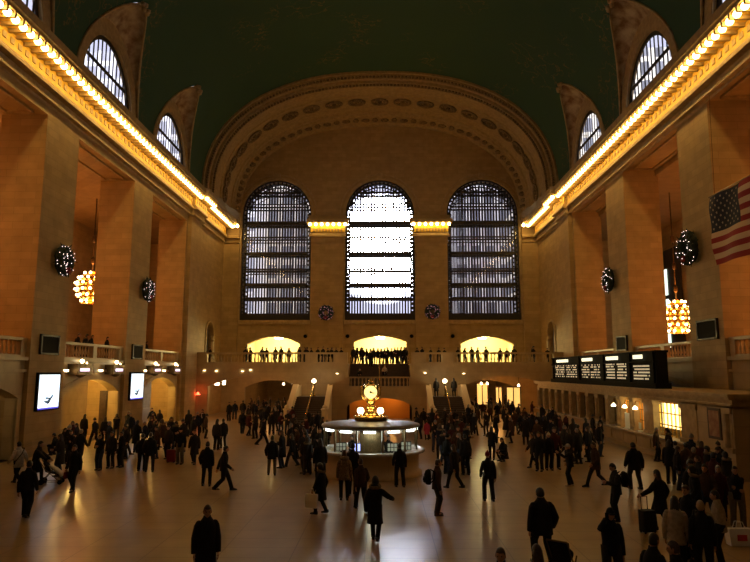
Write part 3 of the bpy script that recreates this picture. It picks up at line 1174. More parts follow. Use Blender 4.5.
# glowing strips standing in for lamp reflections on the balcony front wall
for i, (x, z) in enumerate(((-17.4, 4.55), (-16.2, 4.5), (-13.6, 4.48), (-12.8, 4.6), (-4.2, 4.25), (4.5, 4.3), (8.3, 4.25))):
    q = MB()
    q.box((x - .1, YB - .15, z - .02), (x + .1, YB - .05, z + .02))
    tag(q.build('wall_lamp', M_LAMP), 'tiny glowing lamp reflection on the balcony front, %s from the left end' % ['first', 'second', 'third', 'fourth', 'fifth', 'sixth', 'seventh'][i], 'lamp')
# hung lanterns in the left passage mouth, shop windows in the right passage
for i, (x, y, z, w) in enumerate(((-16.4, 64.6, 3.2, .36), (-15.7, 64.6, 3.25, .26))):
    q = MB()
    q.box((x - w / 2, y - .15, z - .12), (x + w / 2, y + .15, z + .3))
    q.tube([(x, y, z + .3), (x, y, 4.0)], .02, 6)
    tag(q.build('hanging_sign', M_LAMP), 'lit box sign hanging inside the left arch, %s of a pair' % ['outer', 'inner'][i], 'sign')
M_SHOP = mat('shop_glow', (1, .8, .4), .5, emit=(1, .60, .16), es=1.0)
for i, (x, w, z0, z1) in enumerate(((11.2, 1.2, .9, 3.1), (13.0, .7, .9, 2.7), (14.6, 1.5, .6, 2.7), (9.0, .8, 1.2, 3.1))):
    r = empty('shop_window', (x, 70.7, z0))
    tag(r, 'glowing yellow shop window deep in the right passage, %s' % ['wide and tall', 'narrow', 'broadest and lowest', 'at the passage edge by the stairs'][i], 'shop window')
    q = MB()
    q.box((x - w / 2, 70.85, z0), (x + w / 2, 70.9, z1))
    q.build('lit_glass', M_SHOP, r, False, True)
    q = MB()
    for u in (-w / 2, 0, w / 2):
        q.box((x + u - .05, 70.75, z0), (x + u + .05, 70.85, z1))
    q.box((x - w / 2 - .05, 70.7, z1), (x + w / 2 + .05, 70.9, z1 + .12))
    q.build('frame', M_BRONZE, r, False, True)
for i, (x, y, z) in enumerate(((10.3, 65.4, 3.15), (10.9, 65.4, 3.15), (14.2, 66, 2.95), (-9.6, 70.5, 3.1), (-9.0, 70.5, 3.1), (-8.4, 70.5, 3.15), (-10.6, 70.5, 3.0))):
    q = MB()
    q.lathe([(.03, .25), (.11, .12), (.12, 0), (.03, -.03)], (x, y, z), 10)
    cz = MB()
    cz.tube([(x, y, z + .24), (x, y, 4.3)], .015, 5)
    pe = q.build('pendant_lamp', M_LAMP, None, True)
    cz.build('cord', M_BLACK, pe)
    tag(pe, 'glowing pendant lamp in the %s passage, %s' % (('right' if x > 0 else 'left'), ['leftmost of a close pair', 'right one of a close pair', 'single one under the arch crown', 'second of four in a row', 'third of four in a row', 'fourth of four in a row', 'first of four in a row'][i]), 'lamp')

for x in (-6.1, 5.95):
    q = MB()
    q.box((x - 1.98, YE - .62, 20.5), (x + 1.98, YE - .3, 21.35))  # band painted in the yellow glow of the bulbs above
    struct(q.build('trim_bulb_lit_band', M_BULBLIT), 'yellow bulb-glow band below the bulbs on the pier %s the middle window' % ('left of' if x < 0 else 'right of'), 'trim')
# ================================================================= CORNICE BULBS
q = MB()
q.ball((0, 0, 0), .19, 10)
q.lathe([(.07, .14), (.07, .24)], n=8)
bulb = None
def add_bulb(x, y, z, label, group):
    global bulb
    if bulb is None:
        bulb = q.build('cornice_bulb', M_BULB, None, True)
        c = bulb
        c['category'] = 'bulb'
    else:
        c = bulb.copy()
        COL.objects.link(c)
    c.location = (x, y, z)
    c['label'] = label
    c['group'] = group
for sx in (-1, 1):
    nm = 'left' if sx < 0 else 'right'
    y = 18.0
    while y < 72:
        x = HW - 1.28 - (.35 if 59 < y < 62.8 else 0)
        add_bulb(sx * x, y, 21.04, 'bare glowing bulb in the long row under the %s wall cornice' % nm, 'bulbs under the %s cornice' % nm)
        y += .66
for x in (-6.1, 5.95):
    for i in range(7):
        add_bulb(x - 2.05 + 4.1 * i / 6, YE - .95, 21.38, 'glowing bulb on the small cornice %s the middle window' % ('left of' if x < 0 else 'right of'), 'bulbs on the pier %s the middle window' % ('left of' if x < 0 else 'right of'))
for sx in (-1, 1):
    for i, x in enumerate((16.95, 16.45)):
        add_bulb(sx * x, YE - 1.6, 21.04, 'glowing bulb where the cornice turns onto the end wall, %s corner, %s' % ('left' if sx < 0 else 'right', ['outer', 'inner'][i]), 'bulbs at the cornice corners')

# ================================================================= CHANDELIERS
def chandelier(x, y, z, label, parts=True):
    r = empty('chandelier', (x, y, z - 1.35))
    tag(r, label, 'chandelier')
    q = MB()
    q.tube([(0, 0, 2.4), (0, 0, 18.7 - z + 1.35)], .05, 6)
    for zz in (3.2, 5.0, 7.2):
        if z + zz < 18:
            q.lathe([(.05, 0), (.16, .1), (.16, .5), (.05, .6)], (0, 0, zz), 8)
    q.build('chain', M_BRONZE, r, True)
    q = MB()
    q.lathe([(.1, 0), (.5, .15), (.85, .6), (1.0, 1.3), (.85, 2.0), (.5, 2.4), (.15, 2.6)], n=16)
    q.build('body', M_BRASS, r, True)
    pr = None
    tiers = ((.18, .75, 8), (.62, 1.05, 11), (1.1, 1.2, 13), (1.6, 1.2, 13), (2.05, 1.0, 11), (2.45, .6, 7))
    for zz, rr, n in tiers:
        q = MB()
        q.loft([[((rr + a) * math.cos(2 * PI * j / 20), (rr + a) * math.sin(2 * PI * j / 20), zz - .16 + b) for a, b in ((0, 0), (.08, 0), (.08, .06), (0, .06))] for j in range(21)], cap=False)
        q.build('ring', M_BRASS, r)
        for i in range(n):
            an = 2 * PI * (i + .5 * (n % 2)) / n
            if pr is None:
                q = MB()
                q.ball((0, 0, 0), .115, 8)
                pr = q.build('bulb', mat('chandelier_bulb_glow', (1, .8, .5), emit=(1, .66, .3), es=14), r, True)
                c = pr
            else:
                c = pr.copy()
                COL.objects.link(c)
            c.location = (rr * math.cos(an), rr * math.sin(an), zz)
            c.parent = r
    for dx in (0,):
        light('chandelier_light', 'POINT', (x, y, z - 2.0), CHAND, RED, .8)
        light('chandelier_light', 'POINT', (x, y, z + 1.8), CHAND, RED, .8)
for sx in (-1, 1):
    nm = 'left' if sx < 0 else 'right'
    z = 11.3 if sx < 0 else 8.75
    chandelier(sx * 23.4, 51.0 if sx < 0 else 49.9, z, 'round many-bulb chandelier glowing behind the %s piers' % nm)
    chandelier(sx * 23.4, 38.4, z, 'many-bulb chandelier of the %s gallery, beside the nearest pier' % nm)
    chandelier(sx * 23.4, 27.0, z, 'many-bulb chandelier of the %s gallery, out of the picture' % nm)

# lit window at the back of the right gallery
r = empty('window_16', (28.8, 62.5, 11))
struct(r, 'narrow lit window in the back wall of the right gallery', 'window')
q = MB()
q.box((28.75, 60.5, 6), (28.95, 66.5, 16.5))
q.build('window_frame', M_IRON, r, False, True)
q = MB()
for z0, z1 in ((12.0, 14.6), (10.9, 11.6), (6.8, 8.2)):
    q.box((28.68, 63.2, z0), (28.76, 65.2, z1))
q.build('pane', mat('lit_pane', (.8, .9, .9), emit=(.8, 1, .85), es=1.6), r, False, True)

# ================================================================= WREATHS
def wreath(x, y, z, facing, size, label):
    """facing: unit vector out of the wall"""
    r = empty('wreath', Vector((x, y, z)) + Vector(facing) * .12)
    tag(r, label, 'wreath')
    out = Vector(facing)
    ax = Vector((0, 1, 0)) if abs(out.x) > .5 else Vector((1, 0, 0))
    g = MB()
    rr = random.Random(int(y * 10))
    rings = []
    for i in range(41):
        an = 2 * PI * i / 40
        d = ax * math.cos(an) + Vector((0, 0, 1)) * math.sin(an)
        row = []
        for j in range(8):
            b = 2 * PI * j / 8
            k = size * .30 * (1 + (.25 * rr.random() if i < 40 else 0))
            row.append(d * (size * .68 + k * math.cos(b)) + out * (size * .28 + k * .8 * math.sin(b)))
        rings.append(row)
    rings[40] = rings[0]
    g.loft(rings, cap=False)
    for i in range(150):
        an = rr.random() * 2 * PI
        d = ax * math.cos(an) + Vector((0, 0, 1)) * math.sin(an)
        b = rr.random() * 2 * PI
        p = d * (size * (.68 + .28 * math.cos(b))) + out * (size * (.28 + .24 * math.sin(b)))
        e_ = d * math.cos(b) * .16 + out * abs(math.sin(b)) * .1 + Vector((rr.uniform(-.1, .1), rr.uniform(-.1, .1), rr.uniform(-.1, .1)))
        g.tube([p, p + e_], [.04, .01], 4)
    g.build('greenery', M_GREEN, r)
    l = MB()
    for i in range(42):
        an = 2 * PI * i / 42 + rr.uniform(-.1, .1)
        d = ax * math.cos(an) + Vector((0, 0, 1)) * math.sin(an)
        b = rr.uniform(-.2, PI + .2)
        p = d * (size * (.68 + .34 * math.cos(b))) + out * (size * (.30 + .33 * abs(math.sin(b))))
        l.ball(p, .026 if z < 20 and abs(x) > 10 else .02, 5)
    tag(l.build('string_lights', M_FAIRY if abs(x) > 10 else mat('pink_string_light', (1, .6, .6), .5, emit=(1, .45, .5), es=2.2), r), kind='stuff')
    b = MB()
    for a in range(5):
        b.ball((ax * .16 * math.cos(a * 1.3) + Vector((0, 0, -size * .66 + .12 * math.sin(a * 1.3))) + out * size * .6), .1, 6)
    b.build('bow', mat('red_ribbon', (.2, .01, .01), .6), r, True)
wreath(-HW - 0.0, 35.8, 10.8, (1, 0, 0), .88, 'round lit wreath on the nearest pier of the left wall')
wreath(-HW - 0.0, 48.9, 10.76, (1, 0, 0), .88, 'round lit wreath on the second pier of the left wall')
wreath(HW, 36.1, 11.5, (-1, 0, 0), .98, 'round lit wreath on the right wall pier beside the flag')
wreath(HW, 49.2, 11.5, (-1, 0, 0), .92, 'round lit wreath on the second pier of the right wall')
wreath(-6.2, YE - .45, 11.1, (0, -1, 0), .85, 'wreath with pink lights on the pier left of the middle window')
wreath(5.95, YE - .45, 11.2, (0, -1, 0), .85, 'wreath with pink lights on the pier right of the middle window')
for i, x in enumerate((-8.6, -3.75, 3.6, 8.3)):
    q = MB()
    q.lathe([(.22, 0), (.22, .1), (.14, .12)], (0, 0, 0), 10)
    o = q.build('round_vent', M_BLACK, None)
    o.location = (x, YE - (.0 if i else 0), 8.45)
    o.rotation_euler = (PI / 2, 0, 0)
    tag(o, 'small dark round vent in the end wall, %s from the left' % ['first', 'second', 'third', 'fourth'][i], 'vent')

# ================================================================= FLAG
def flag():
    r = empty('flag', (17.6, 33.7, 10.0))
    tag(r, 'large flag with red and pale stripes and a starred dark blue canton', 'flag')
    Y0, L, H, ZT = 33.4, 7.0, 3.65, 13.7
    def P(a, b, o=0):        # a along from the canton edge, b down
        return (17.98 - .08 * math.sin(a * 2.2 + b) - .05 * math.sin(b * 3) - o, Y0 - a, ZT - b)
    f = MB()
    na, nbk = 40, 26
    for i in range(na):
        for j in range(nbk):
            a0, a1 = L * i / na, L * (i + 1) / na
            b0, b1 = H * j / nbk, H * (j + 1) / nbk
            mi = 2 if (a1 <= 2.81 and j < 14) else (0 if (j // 2) % 2 == 0 else 1)
            f.add([P(a0, b0), P(a1, b0), P(a1, b1), P(a0, b1)], [(0, 1, 2, 3)], mi)
            f.add([P(a0, b0, -.015), P(a1, b0, -.015), P(a1, b1, -.015), P(a0, b1, -.015)], [(3, 2, 1, 0)], mi)
    f.build('cloth', [mat('flag_red', (.28, .010, .014), .8), mat('flag_white', (.62, .46, .30), .8), mat('flag_blue', (.010, .014, .035), .8)], r, False, True)
    s = MB()
    for row in range(9):
        n = 6 if row % 2 == 0 else 5
        for k in range(n):
            a = .24 + (k + (0 if n == 6 else .5)) * .465
            b = .2 + row * .196
            pts = []
            for t in range(10):
                rad = .085 if t % 2 == 0 else .035
                pts.append(P(a + rad * math.sin(t * PI / 5), b - rad * math.cos(t * PI / 5), .02))
            s.add(pts, [tuple(range(10))])
    s.build('stars', mat('flag_star', (.45, .38, .30), .8), r, False, True)
    c = MB()
    c.tube([(17.98, Y0 + .1, ZT + .05), (17.98, Y0 - L - .1, ZT + .05)], .04, 8)
    c.tube([(17.98, Y0 - .5, ZT + .05), (18.1, Y0 - .5, 19.3)], .015, 5)
    c.tube([(17.98, Y0 - L + .4, ZT + .05), (18.1, Y0 - L + .4, 19.3)], .015, 5)
    c.build('hanging_rod', M_BRONZE, r, False, True)
flag()

# ================================================================= INFORMATION BOOTH AND CLOCK
BX, BY = -.13, 29.2
br = empty('information_booth', (BX, BY, 0))
tag(br, 'round marble and glass information booth in the middle of the hall', 'booth')
q = MB()
q.lathe([(2.3, 0), (2.3, .15), (2.15, .2), (2.15, .95), (2.2, 1.0), (2.0, 1.0), (2.0, 0)], n=48, cap=False)
q.build('drum', M_STONE2, br, True)
q = MB()
q.lathe([(2.05, .98), (2.4, .98), (2.42, 1.02), (2.42, 1.08), (2.38, 1.1), (2.0, 1.1), (2.0, .98)], n=48, cap=False)
q.build('counter', mat('counter_marble', (.6, .55, .45), .2, noise=6, col2=(.45, .4, .3)), br, True)
pp = None
for i in range(12):
    an = 2 * PI * (i + .5) / 12
    q = MB()
    if pp is None:
        q.cbox((0, 0, 1.6), (.07, .07, 1.0))
        pp = q.build('post', M_BRONZE, br)
        c = pp
    else:
        c = pp.copy()
        COL.objects.link(c)
        c.parent = br
    c.location = (2.1 * math.cos(an), 2.1 * math.sin(an), 0)
    c.rotation_euler = (0, 0, an)
q = MB()
q.loft([[(2.1 * math.cos(2 * PI * j / 48), 2.1 * math.sin(2 * PI * j / 48), z) for z in (1.12, 2.0)] for j in range(49)], cap=False, closed=False)
q.build('glass_screen', M_GLASS, br, True)
q = MB()
q.lathe([(2.08, 2.02), (2.18, 2.04), (2.22, 2.1), (2.18, 2.16), (2.0, 2.2), (1.2, 2.28), (.1, 2.3), (.1, 2.06), (2.0, 2.04)], n=48)
q.build('roof', mat('booth_roof', (.2, .17, .13), .45, noise=3), br, True)
pp = None
for i in range(12):
    an = 2 * PI * i / 12
    if pp is None:
        q = MB()
        q.cbox((0, 0, 0), (.16, .5, .07))
        pp = q.build('light_panel', M_WHITE, br)
        c = pp
    else:
        c = pp.copy()
        COL.objects.link(c)
        c.parent = br
    c.location = (2.02 * math.cos(an), 2.02 * math.sin(an), 1.95)
    c.rotation_euler = (0, 0, an)
q = MB()
q.lathe([(.5, 0), (.5, 2.1)], n=16)
q.cbox((0, -.5, .9), (.9, .1, 1.8))
for k in range(5):
    q.cbox((-.3 + k * .15, -.56, 1.3), (.05, .04, .9))
q.build('core', M_BRONZE, br)
q = MB()
q.lathe([(1.2, 0), (1.2, .8), (1.7, .8), (1.7, .86), (1.1, .86), (1.1, 0)], n=32, cap=False)
q.build('desk', M_WOOD, br, True)
q = MB()
q.lathe([(.72, 2.28), (.72, 2.42), (.78, 2.44), (.78, 2.5), (.1, 2.5)], n=24)
q.build('plinth', M_BRASS, br, True)
light('booth_light', 'POINT', (BX, BY - 1.3, 1.75), 30, (.9, 1, .8), .3)
light('booth_light', 'POINT', (BX, BY + 1.2, 1.7), 20, (.9, 1, .8), .3)
# things on the counter and desk
M_MON = mat('monitor_glow', (.4, .5, .9), emit=(.5, .55, 1), es=1.6)
M_PAPER = mat('paper', (.75, .8, .7), .7)
for i, (dx, dy, mm, nm, lb) in enumerate(((-.62, -1.45, M_MON, 'monitor', 'computer monitor glowing blue inside the booth'), (.95, -1.35, M_PAPER, 'leaflet_rack', 'pale leaflet rack right of the booth core'),
                                          (-1.25, -1.2, M_PAPER, 'leaflet_rack', 'pale leaflet rack at the left side inside the booth'), (1.55, -.8, M_PAPER, 'leaflet_rack', 'pale leaflet rack at the right rim inside the booth'))):
    r = empty(nm, (BX + dx, BY + dy, .86))
    tag(r, lb, nm.replace('_', ' '))
    q = MB()
    q.cbox((0, 0, .06), (.25, .2, .02))
    q.cbox((0, .05, .2), (.06, .06, .3))
    q.cbox((0, .02, .42), (.46, .06, .36))
    q.build('case', M_BLACK, r)
    q = MB()
    if nm == 'monitor':
        q.cbox((0, -.02, .42), (.41, .01, .3))
    else:
        for a in range(3):
            for b in range(2):
                q.cbox((-.14 + a * .14, -.03, .33 + b * .17), (.11, .02, .14))
    q.build('screen' if nm == 'monitor' else 'leaflets', mm, r)
for i, (dx, dy) in enumerate(((-.44, -.45), (.44, -.45))):
    r = empty('globe_lamp', (BX + dx, BY + dy, 2.5))
    tag(r, 'white globe lamp at the %s foot of the brass clock' % ['left', 'right'][i], 'lamp')
    q = MB()
    q.lathe([(.1, 0), (.05, .04), (.05, .1), (.09, .12)], n=10)
    q.build('stand', M_BRASS, r, True)
    q = MB()
    q.ball((0, 0, .25), .15, 14)
    q.build('globe', mat('clock_lamp_glow', (1, .85, .6), emit=(1, .86, .5), es=9), r, True)
light('clock_lamp_light', 'POINT', (BX, BY - .75, 2.85), 14, (1, .68, .28), .15)
ck = empty('clock', (BX, BY, 2.5))
tag(ck, 'four-faced brass ball clock on top of the information booth', 'clock')
q = MB()
q.lathe([(.34, 0), (.34, .1), (.22, .16), (.16, .3), (.26, .36), (.2, .44), (.13, .52), (.2, .62), (.22, .7), (.12, .76)], n=20)
q.build('pedestal', M_BRASS, ck, True)
q = MB()
q.ball((0, 0, 1.06), .35, 20)
q.build('case', M_BRASS, ck, True)
q = MB()
q.lathe([(.14, 1.36), (.2, 1.4), (.1, 1.46), (.05, 1.52), (.09, 1.58), (.01, 1.68)], n=12)
q.build('finial', M_BRASS, ck, True)
M_DIAL = mat('dial_glow', (1, .85, .5), .4, emit=(1, .74, .26), es=1.5)
for k in range(4):
    an = k * PI / 2
    d = Vector((math.sin(an), -math.cos(an), 0))
    s_ = Vector((math.cos(an), math.sin(an), 0))
    def ringpts(rad, off, n=24):
        return [d * off + s_ * rad * math.cos(2 * PI * j / n) + Vector((0, 0, 1.06 + rad * math.sin(2 * PI * j / n))) for j in range(n)]
    q = MB()
    q.loft([ringpts(.29, .2), ringpts(.29, .34)])
    f = q.build('face', M_DIAL, ck)
    q = MB()
    q.loft([ringpts(.33, .26), ringpts(.33, .35), ringpts(.29, .36), ringpts(.29, .33)], cap=False)
    q.build('bezel', M_BRASS, f)
    q = MB()
    for a, ln, w in ((R(-28), .17, .018), (R(-12), .24, .013), ):
        v = s_ * math.cos(a) + Vector((0, 0, math.sin(a)))
        c = d * .35 + Vector((0, 0, 1.06))
        q.tube([c - v * .03, c + v * ln], [w, w * .5], 5)
    q.build('hand', M_BLACK, f)
    q = MB()
    for t in range(12):
        a = t * PI / 6
        v = s_ * math.cos(a) + Vector((0, 0, math.sin(a)))
        c = d * .343 + Vector((0, 0, 1.06))
        q.tube([c + v * .235, c + v * .27], .009, 4)
    q.build('numerals', M_BLACK, f)
    an2 = an + PI / 4                                    # the curved arms at the corners
    d2 = Vector((math.sin(an2), -math.cos(an2), 0))
    q = MB()
    q.tube([d2 * .12 + Vector((0, 0, .72)), d2 * .42 + Vector((0, 0, .74)), d2 * .60 + Vector((0, 0, .96)), d2 * .60 + Vector((0, 0, 1.25)), d2 * .54 + Vector((0, 0, 1.38))], [.03, .04, .04, .035, .015], 6)
    q.build('arm', M_BRASS, ck, True)

# ================================================================= TICKET BOOTHS AND DEPARTURE BOARD
tb = empty('ticket_booth', (15, 45, 0))
tag(tb, 'long row of stone ticket windows along the right wall', 'ticket booth')
X0 = 15.0
TY0, TY1 = 27.2, 61.0
q = MB()
q.box((X0, TY0, 0), (18.3, TY1, .95))
q.box((X0 - .1, TY0 - .1, 0), (X0, TY1, .25))
y = TY0 + .5
while y < TY1 - 2:
    q.box((X0 - .05, y, .35), (X0, y + 1.5, .85))
    y += 2.0
q.box((X0, TY0, .95), (18.3, 31.9, 3.0))
q.box((17.2, 31.9, .95), (18.3, TY1, 3.0))
q.build('base', M_STONE2, tb, False, True)
q = MB()
q.box((X0, TY0, 2.95), (18.3, TY1, 3.35))
q.box((X0 - .12, TY0 - .12, 3.05), (X0, TY1 + .1, 3.12))
q.box((X0 - .25, TY0 - .25, 3.3), (18.3, TY1 + .2, 3.42))
q.box((X0 - .35, TY0 - .35, 3.42), (18.3, TY1 + .3, 3.55))
q.build('entablature', M_TRIM, tb, False, True)
q = MB()
q.box((X0 - .35, 30.9, 1.02), (X0 + .5, TY1, 1.12))
q.build('counter', mat('ticket_counter', (.55, .48, .38), .2), tb, False, True)
yy = [30.9, 34.4] + [36.4 + 2.05 * i for i in range(12)]
pil = [(27.3, 27.9), (30.3, 31.9), (35.1, 36.4)] + [(38.05 + 2.05 * i - .25, 38.05 + 2.05 * i + .25) for i in range(12)]
for a, b in pil:
    q = MB()
    q.box((X0 - .03, a, 1.12), (X0 + .45, b, 2.95))
    q.box((X0 - .1, a - .06, 1.12), (X0 + .45, b + .06, 1.3))
    q.box((X0 - .1, a - .06, 2.72), (X0 + .45, b + .06, 2.95))
    if b - a < .6:
        q.tube([(X0 - .06, (a + b) / 2, 1.3), (X0 - .06, (a + b) / 2, 2.72)], .14, 8)
    q.build('pilaster', M_TRIM, tb, False, True)
lit = [(31.9, 35.1, 1)] + [(36.4, 37.8, 2)] + [(38.3 + 2.05 * i, 39.85 + 2.05 * i, 2 if i < 1 else 0) for i in range(11)]
M_TKW = mat('ticket_window_glow', (1, .8, .4), .5, emit=(1, .86, .42), es=2.2)
M_TKD = mat('ticket_window_dark', (.05, .035, .02), .3)
for k, (a, b, on) in enumerate(lit):
    q = MB()
    q.box((X0 + .5, a, 1.12), (X0 + .55, b, 2.9))
    if on == 1:
        q = MB()
        q.box((X0 + .4, 32.1, 1.55), (X0 + .45, 34.95, 2.85))
    w = q.build('ticket_window', M_TKW if on == 1 else (M_TKD if on == 0 else mat('ticket_window_lit', (.8, .5, .2), .5, emit=(1, .6, .2), es=.35)), tb, False, True)
    g = MB()
    n = 4 if on != 1 else 7
    for i in range(n + 1):
        u = a + (b - a) * i / n
        g.box((X0 + .3, u - .025, 1.12), (X0 + .36, u + .025, 2.9))
    for z in (1.15, 1.7, 2.3, 2.85):
        g.box((X0 + .3, a, z - .025), (X0 + .36, b, z + .025))
    g.build('grille', M_BRASS if on else M_BRONZE, w, False, True)
    if on:
        light('ticket_light', 'POINT', (X0 + .15, (a + b) / 2, 2.5), 14 if on == 1 else 11, (1, .7, .3), .1)
for i, y in enumerate((37.15, 38.75, 40.6)):
    r = empty('shaded_lamp', (X0 - .1, y, 2.3))
    tag(r, 'glowing shaded lamp over the ticket counter, %s of three' % ['nearest', 'middle', 'farthest'][i], 'lamp')
    q = MB()
    q.tube([(X0 + .1, y, 2.75), (X0 - .15, y, 2.8), (X0 - .2, y, 2.55)], .02, 6)
    q.build('arm', M_BRASS, r, False, True)
    q = MB()
    q.lathe([(.04, .14), (.13, .02), (.15, -.04), (.06, -.06)], (X0 - .2, y, 2.38), 12)
    q.build('shade', M_LAMP, r, True, True)
for i, (y, z, w, h, mm, lb) in enumerate(((38.8, 1.5, .75, .9, M_PAPER, 'tall pale notice standing on the ticket counter'), (36.95, 1.35, .3, .35, M_PAPER, 'small pale notice standing on the ticket counter'))):
    q = MB()
    q.cbox((X0 - .05, y, z + .08), (.04, w, h))
    q.cbox((X0 - .02, y, 1.15), (.25, w * .8, .05))
    tag(q.build('notice', mm), lb, 'notice')
r = empty('poster', (X0, 28.75, 1.9))
tag(r, 'framed dark reddish poster on the plain end of the ticket booth', 'poster')
q = MB()
q.box((X0 - .05, 28.15, 1.55), (X0, 29.25, 2.9))
q.build('frame', M_WOOD, r, False, True)
q = MB()
q.box((X0 - .06, 28.27, 1.67), (X0 - .04, 29.13, 2.78))
q.build('print', mat('poster_print', (.22, .08, .04), .5, noise=3, col2=(.35, .2, .1)), r, False, True)

db = empty('departure_board', (15.7, 45, 3.55))
tag(db, 'long black departure board with four lit white columns of text on the ticket booth roof', 'departure board')
XB = 15.2
DY0, DY1 = 34.9, 56.4
q = MB()
q.box((XB, DY0, 3.55), (XB + .62, DY1, 5.5))
q.box((XB - .15, DY0 - .15, 3.55), (XB + .7, DY1 + .1, 3.85))
q.box((XB - .05, DY0 - .05, 5.5), (XB + .67, DY1, 5.62))
q.build('cabinet', mat('board_black', (.010, .011, .008), .8, spec=.1), db, False, True)
q = MB()
for u in (DY0 + .3, 38.6, 43.2, 48.6, DY1 - .5):
    q.box((XB - .1, u - .15, 3.85), (XB, u + .15, 5.6))
q.box((XB - .12, DY0, 4.98), (XB, DY1, 5.05))
q.build('mullions', M_BLACK, db, False, True)
M_TXT = mat('board_text_glow', (1, .9, .7), emit=(1, .82, .5), es=.42)
M_HEAD = mat('board_header_glow', (1, 1, .9), emit=(1, .92, .62), es=1.3)
for k, (a, b) in enumerate(((35.6, 38.2), (39.0, 42.9), (43.8, 48.2), (49.1, 55.5))):
    h = MB()
    c = (a + b) / 2 + (b - a) * .08
    u = c - (b - a) * .26
    while u < c + (b - a) * .26:                            # header letters
        h.box((XB - .125, u, 5.2), (XB - .1, u + .16, 5.42))
        u += .2
    h.build('header', M_HEAD, db, False, True)
    rr = random.Random(k)
    for z in (4.78, 4.60, 4.42, 4.24, 4.06) + ((4.92,) if k else ()):
        for ca, cb in ((a + .2, a + (b - a) * .46), (a + (b - a) * .56, b - .2)):
            if k == 0 and cb < b - .5:
                cb = a + (b - a) * .56
            u = ca
            t = MB()
            while u < cb:
                if rr.random() > (.12 if k < 2 else .35):
                    w = .13
                    t.box((XB - .015, u, z - .045), (XB - .005, u + w, z + .045))
                u += .18
            if t.v:
                t.build('text_line', M_TXT, db, False, True)
# ================================================================= PEOPLE
def ellipse(c, rx, ry, n=12, tilt=0.0, ang=0.0):
    out = []
    for j in range(n):
        a = 2 * PI * j / n
        x, y = rx * math.cos(a), ry * math.sin(a)
        out.append((c[0] + x * math.cos(ang) - y * math.sin(ang), c[1] + x * math.sin(ang) + y * math.cos(ang), c[2] + tilt * y))
    return out

def lerp(a, b, t):
    return Vector(a).lerp(Vector(b), t)

def ik(a, b, l1, l2, hint):
    """the middle joint between a and b"""
    a, b = Vector(a), Vector(b)
    d = b - a
    L = min(d.length, (l1 + l2) * .999)
    d = d.normalized()
    x = (l1 * l1 - l2 * l2 + L * L) / (2 * L)
    h = math.sqrt(max(0, l1 * l1 - x * x))
    p = Vector(hint) - d * Vector(hint).dot(d)
    return a + d * x + p.normalized() * h, a + d * L

POSES = {   # feet (x, y, lift) left and right, hands left and right, lean, head turn, hip height
    'stand':   dict(fl=(-.11, .02, 0), fr=(.12, -.03, 0), hl=(-.235, .06, .80), hr=(.235, .05, .80)),
    'relaxed': dict(fl=(-.14, .05, 0), fr=(.15, -.05, 0), hl=(-.25, .12, .86), hr=(.235, -.02, .80)),
    'walk':    dict(fl=(-.08, .33, 0), fr=(.09, -.34, .07), hl=(-.245, -.20, .84), hr=(.245, .24, .90)),
    'stride':  dict(fl=(-.08, -.36, .08), fr=(.09, .36, 0), hl=(-.25, .26, .92), hr=(.235, -.22, .85)),
    'stroll':  dict(fl=(-.09, .18, 0), fr=(.10, -.18, .03), hl=(-.245, .02, .80), hr=(.25, .10, .84)),
    'phone':   dict(fl=(-.13, .04, 0), fr=(.13, -.02, 0), hl=(-.235, .02, .80), hr=(.13, .13, 1.50)),
    'read':    dict(fl=(-.10, .05, 0), fr=(.12, -.04, 0), hl=(-.08, .33, 1.15), hr=(.09, .30, 1.12), nod=.35),
    'photo':   dict(fl=(-.12, .04, 0), fr=(.13, -.05, 0), hl=(-.09, .36, 1.52), hr=(.10, .36, 1.52)),
    'reach':   dict(fl=(-.08, .20, 0), fr=(.10, -.22, .04), hl=(-.245, .0, .82), hr=(.44, .38, 1.08)),
    'arms':    dict(fl=(-.11, .12, 0), fr=(.12, -.16, .02), hl=(-.52, .22, 1.02), hr=(.34, .1, .86)),
    'cross':   dict(fl=(-.12, .02, 0), fr=(.13, .0, 0), hl=(.05, .24, 1.14), hr=(-.05, .27, 1.08)),
    'push':    dict(fl=(-.10, .24, 0), fr=(.11, -.28, .05), hl=(-.22, .48, .98), hr=(.22, .48, .98), lean=.10),
    'carry':   dict(fl=(-.10, .16, 0), fr=(.10, -.16, .03), hl=(-.21, .20, .82), hr=(.245, .0, .82)),
    'lean':    dict(fl=(-.12, -.05, 0), fr=(.13, -.12, 0), hl=(-.20, .38, 1.06), hr=(.20, .38, 1.06), lean=.14),
    'kneel':   dict(fl=(-.14, .20, 0), fr=(.14, .16, 0), hl=(-.12, .40, .52), hr=(.14, .38, .5), hip=.38, lean=.12, nod=.2),
    'raise':   dict(fl=(-.10, .06, 0), fr=(.10, -.06, 0), hl=(-.24, .46, 1.36), hr=(.245, .10, .9)),
}

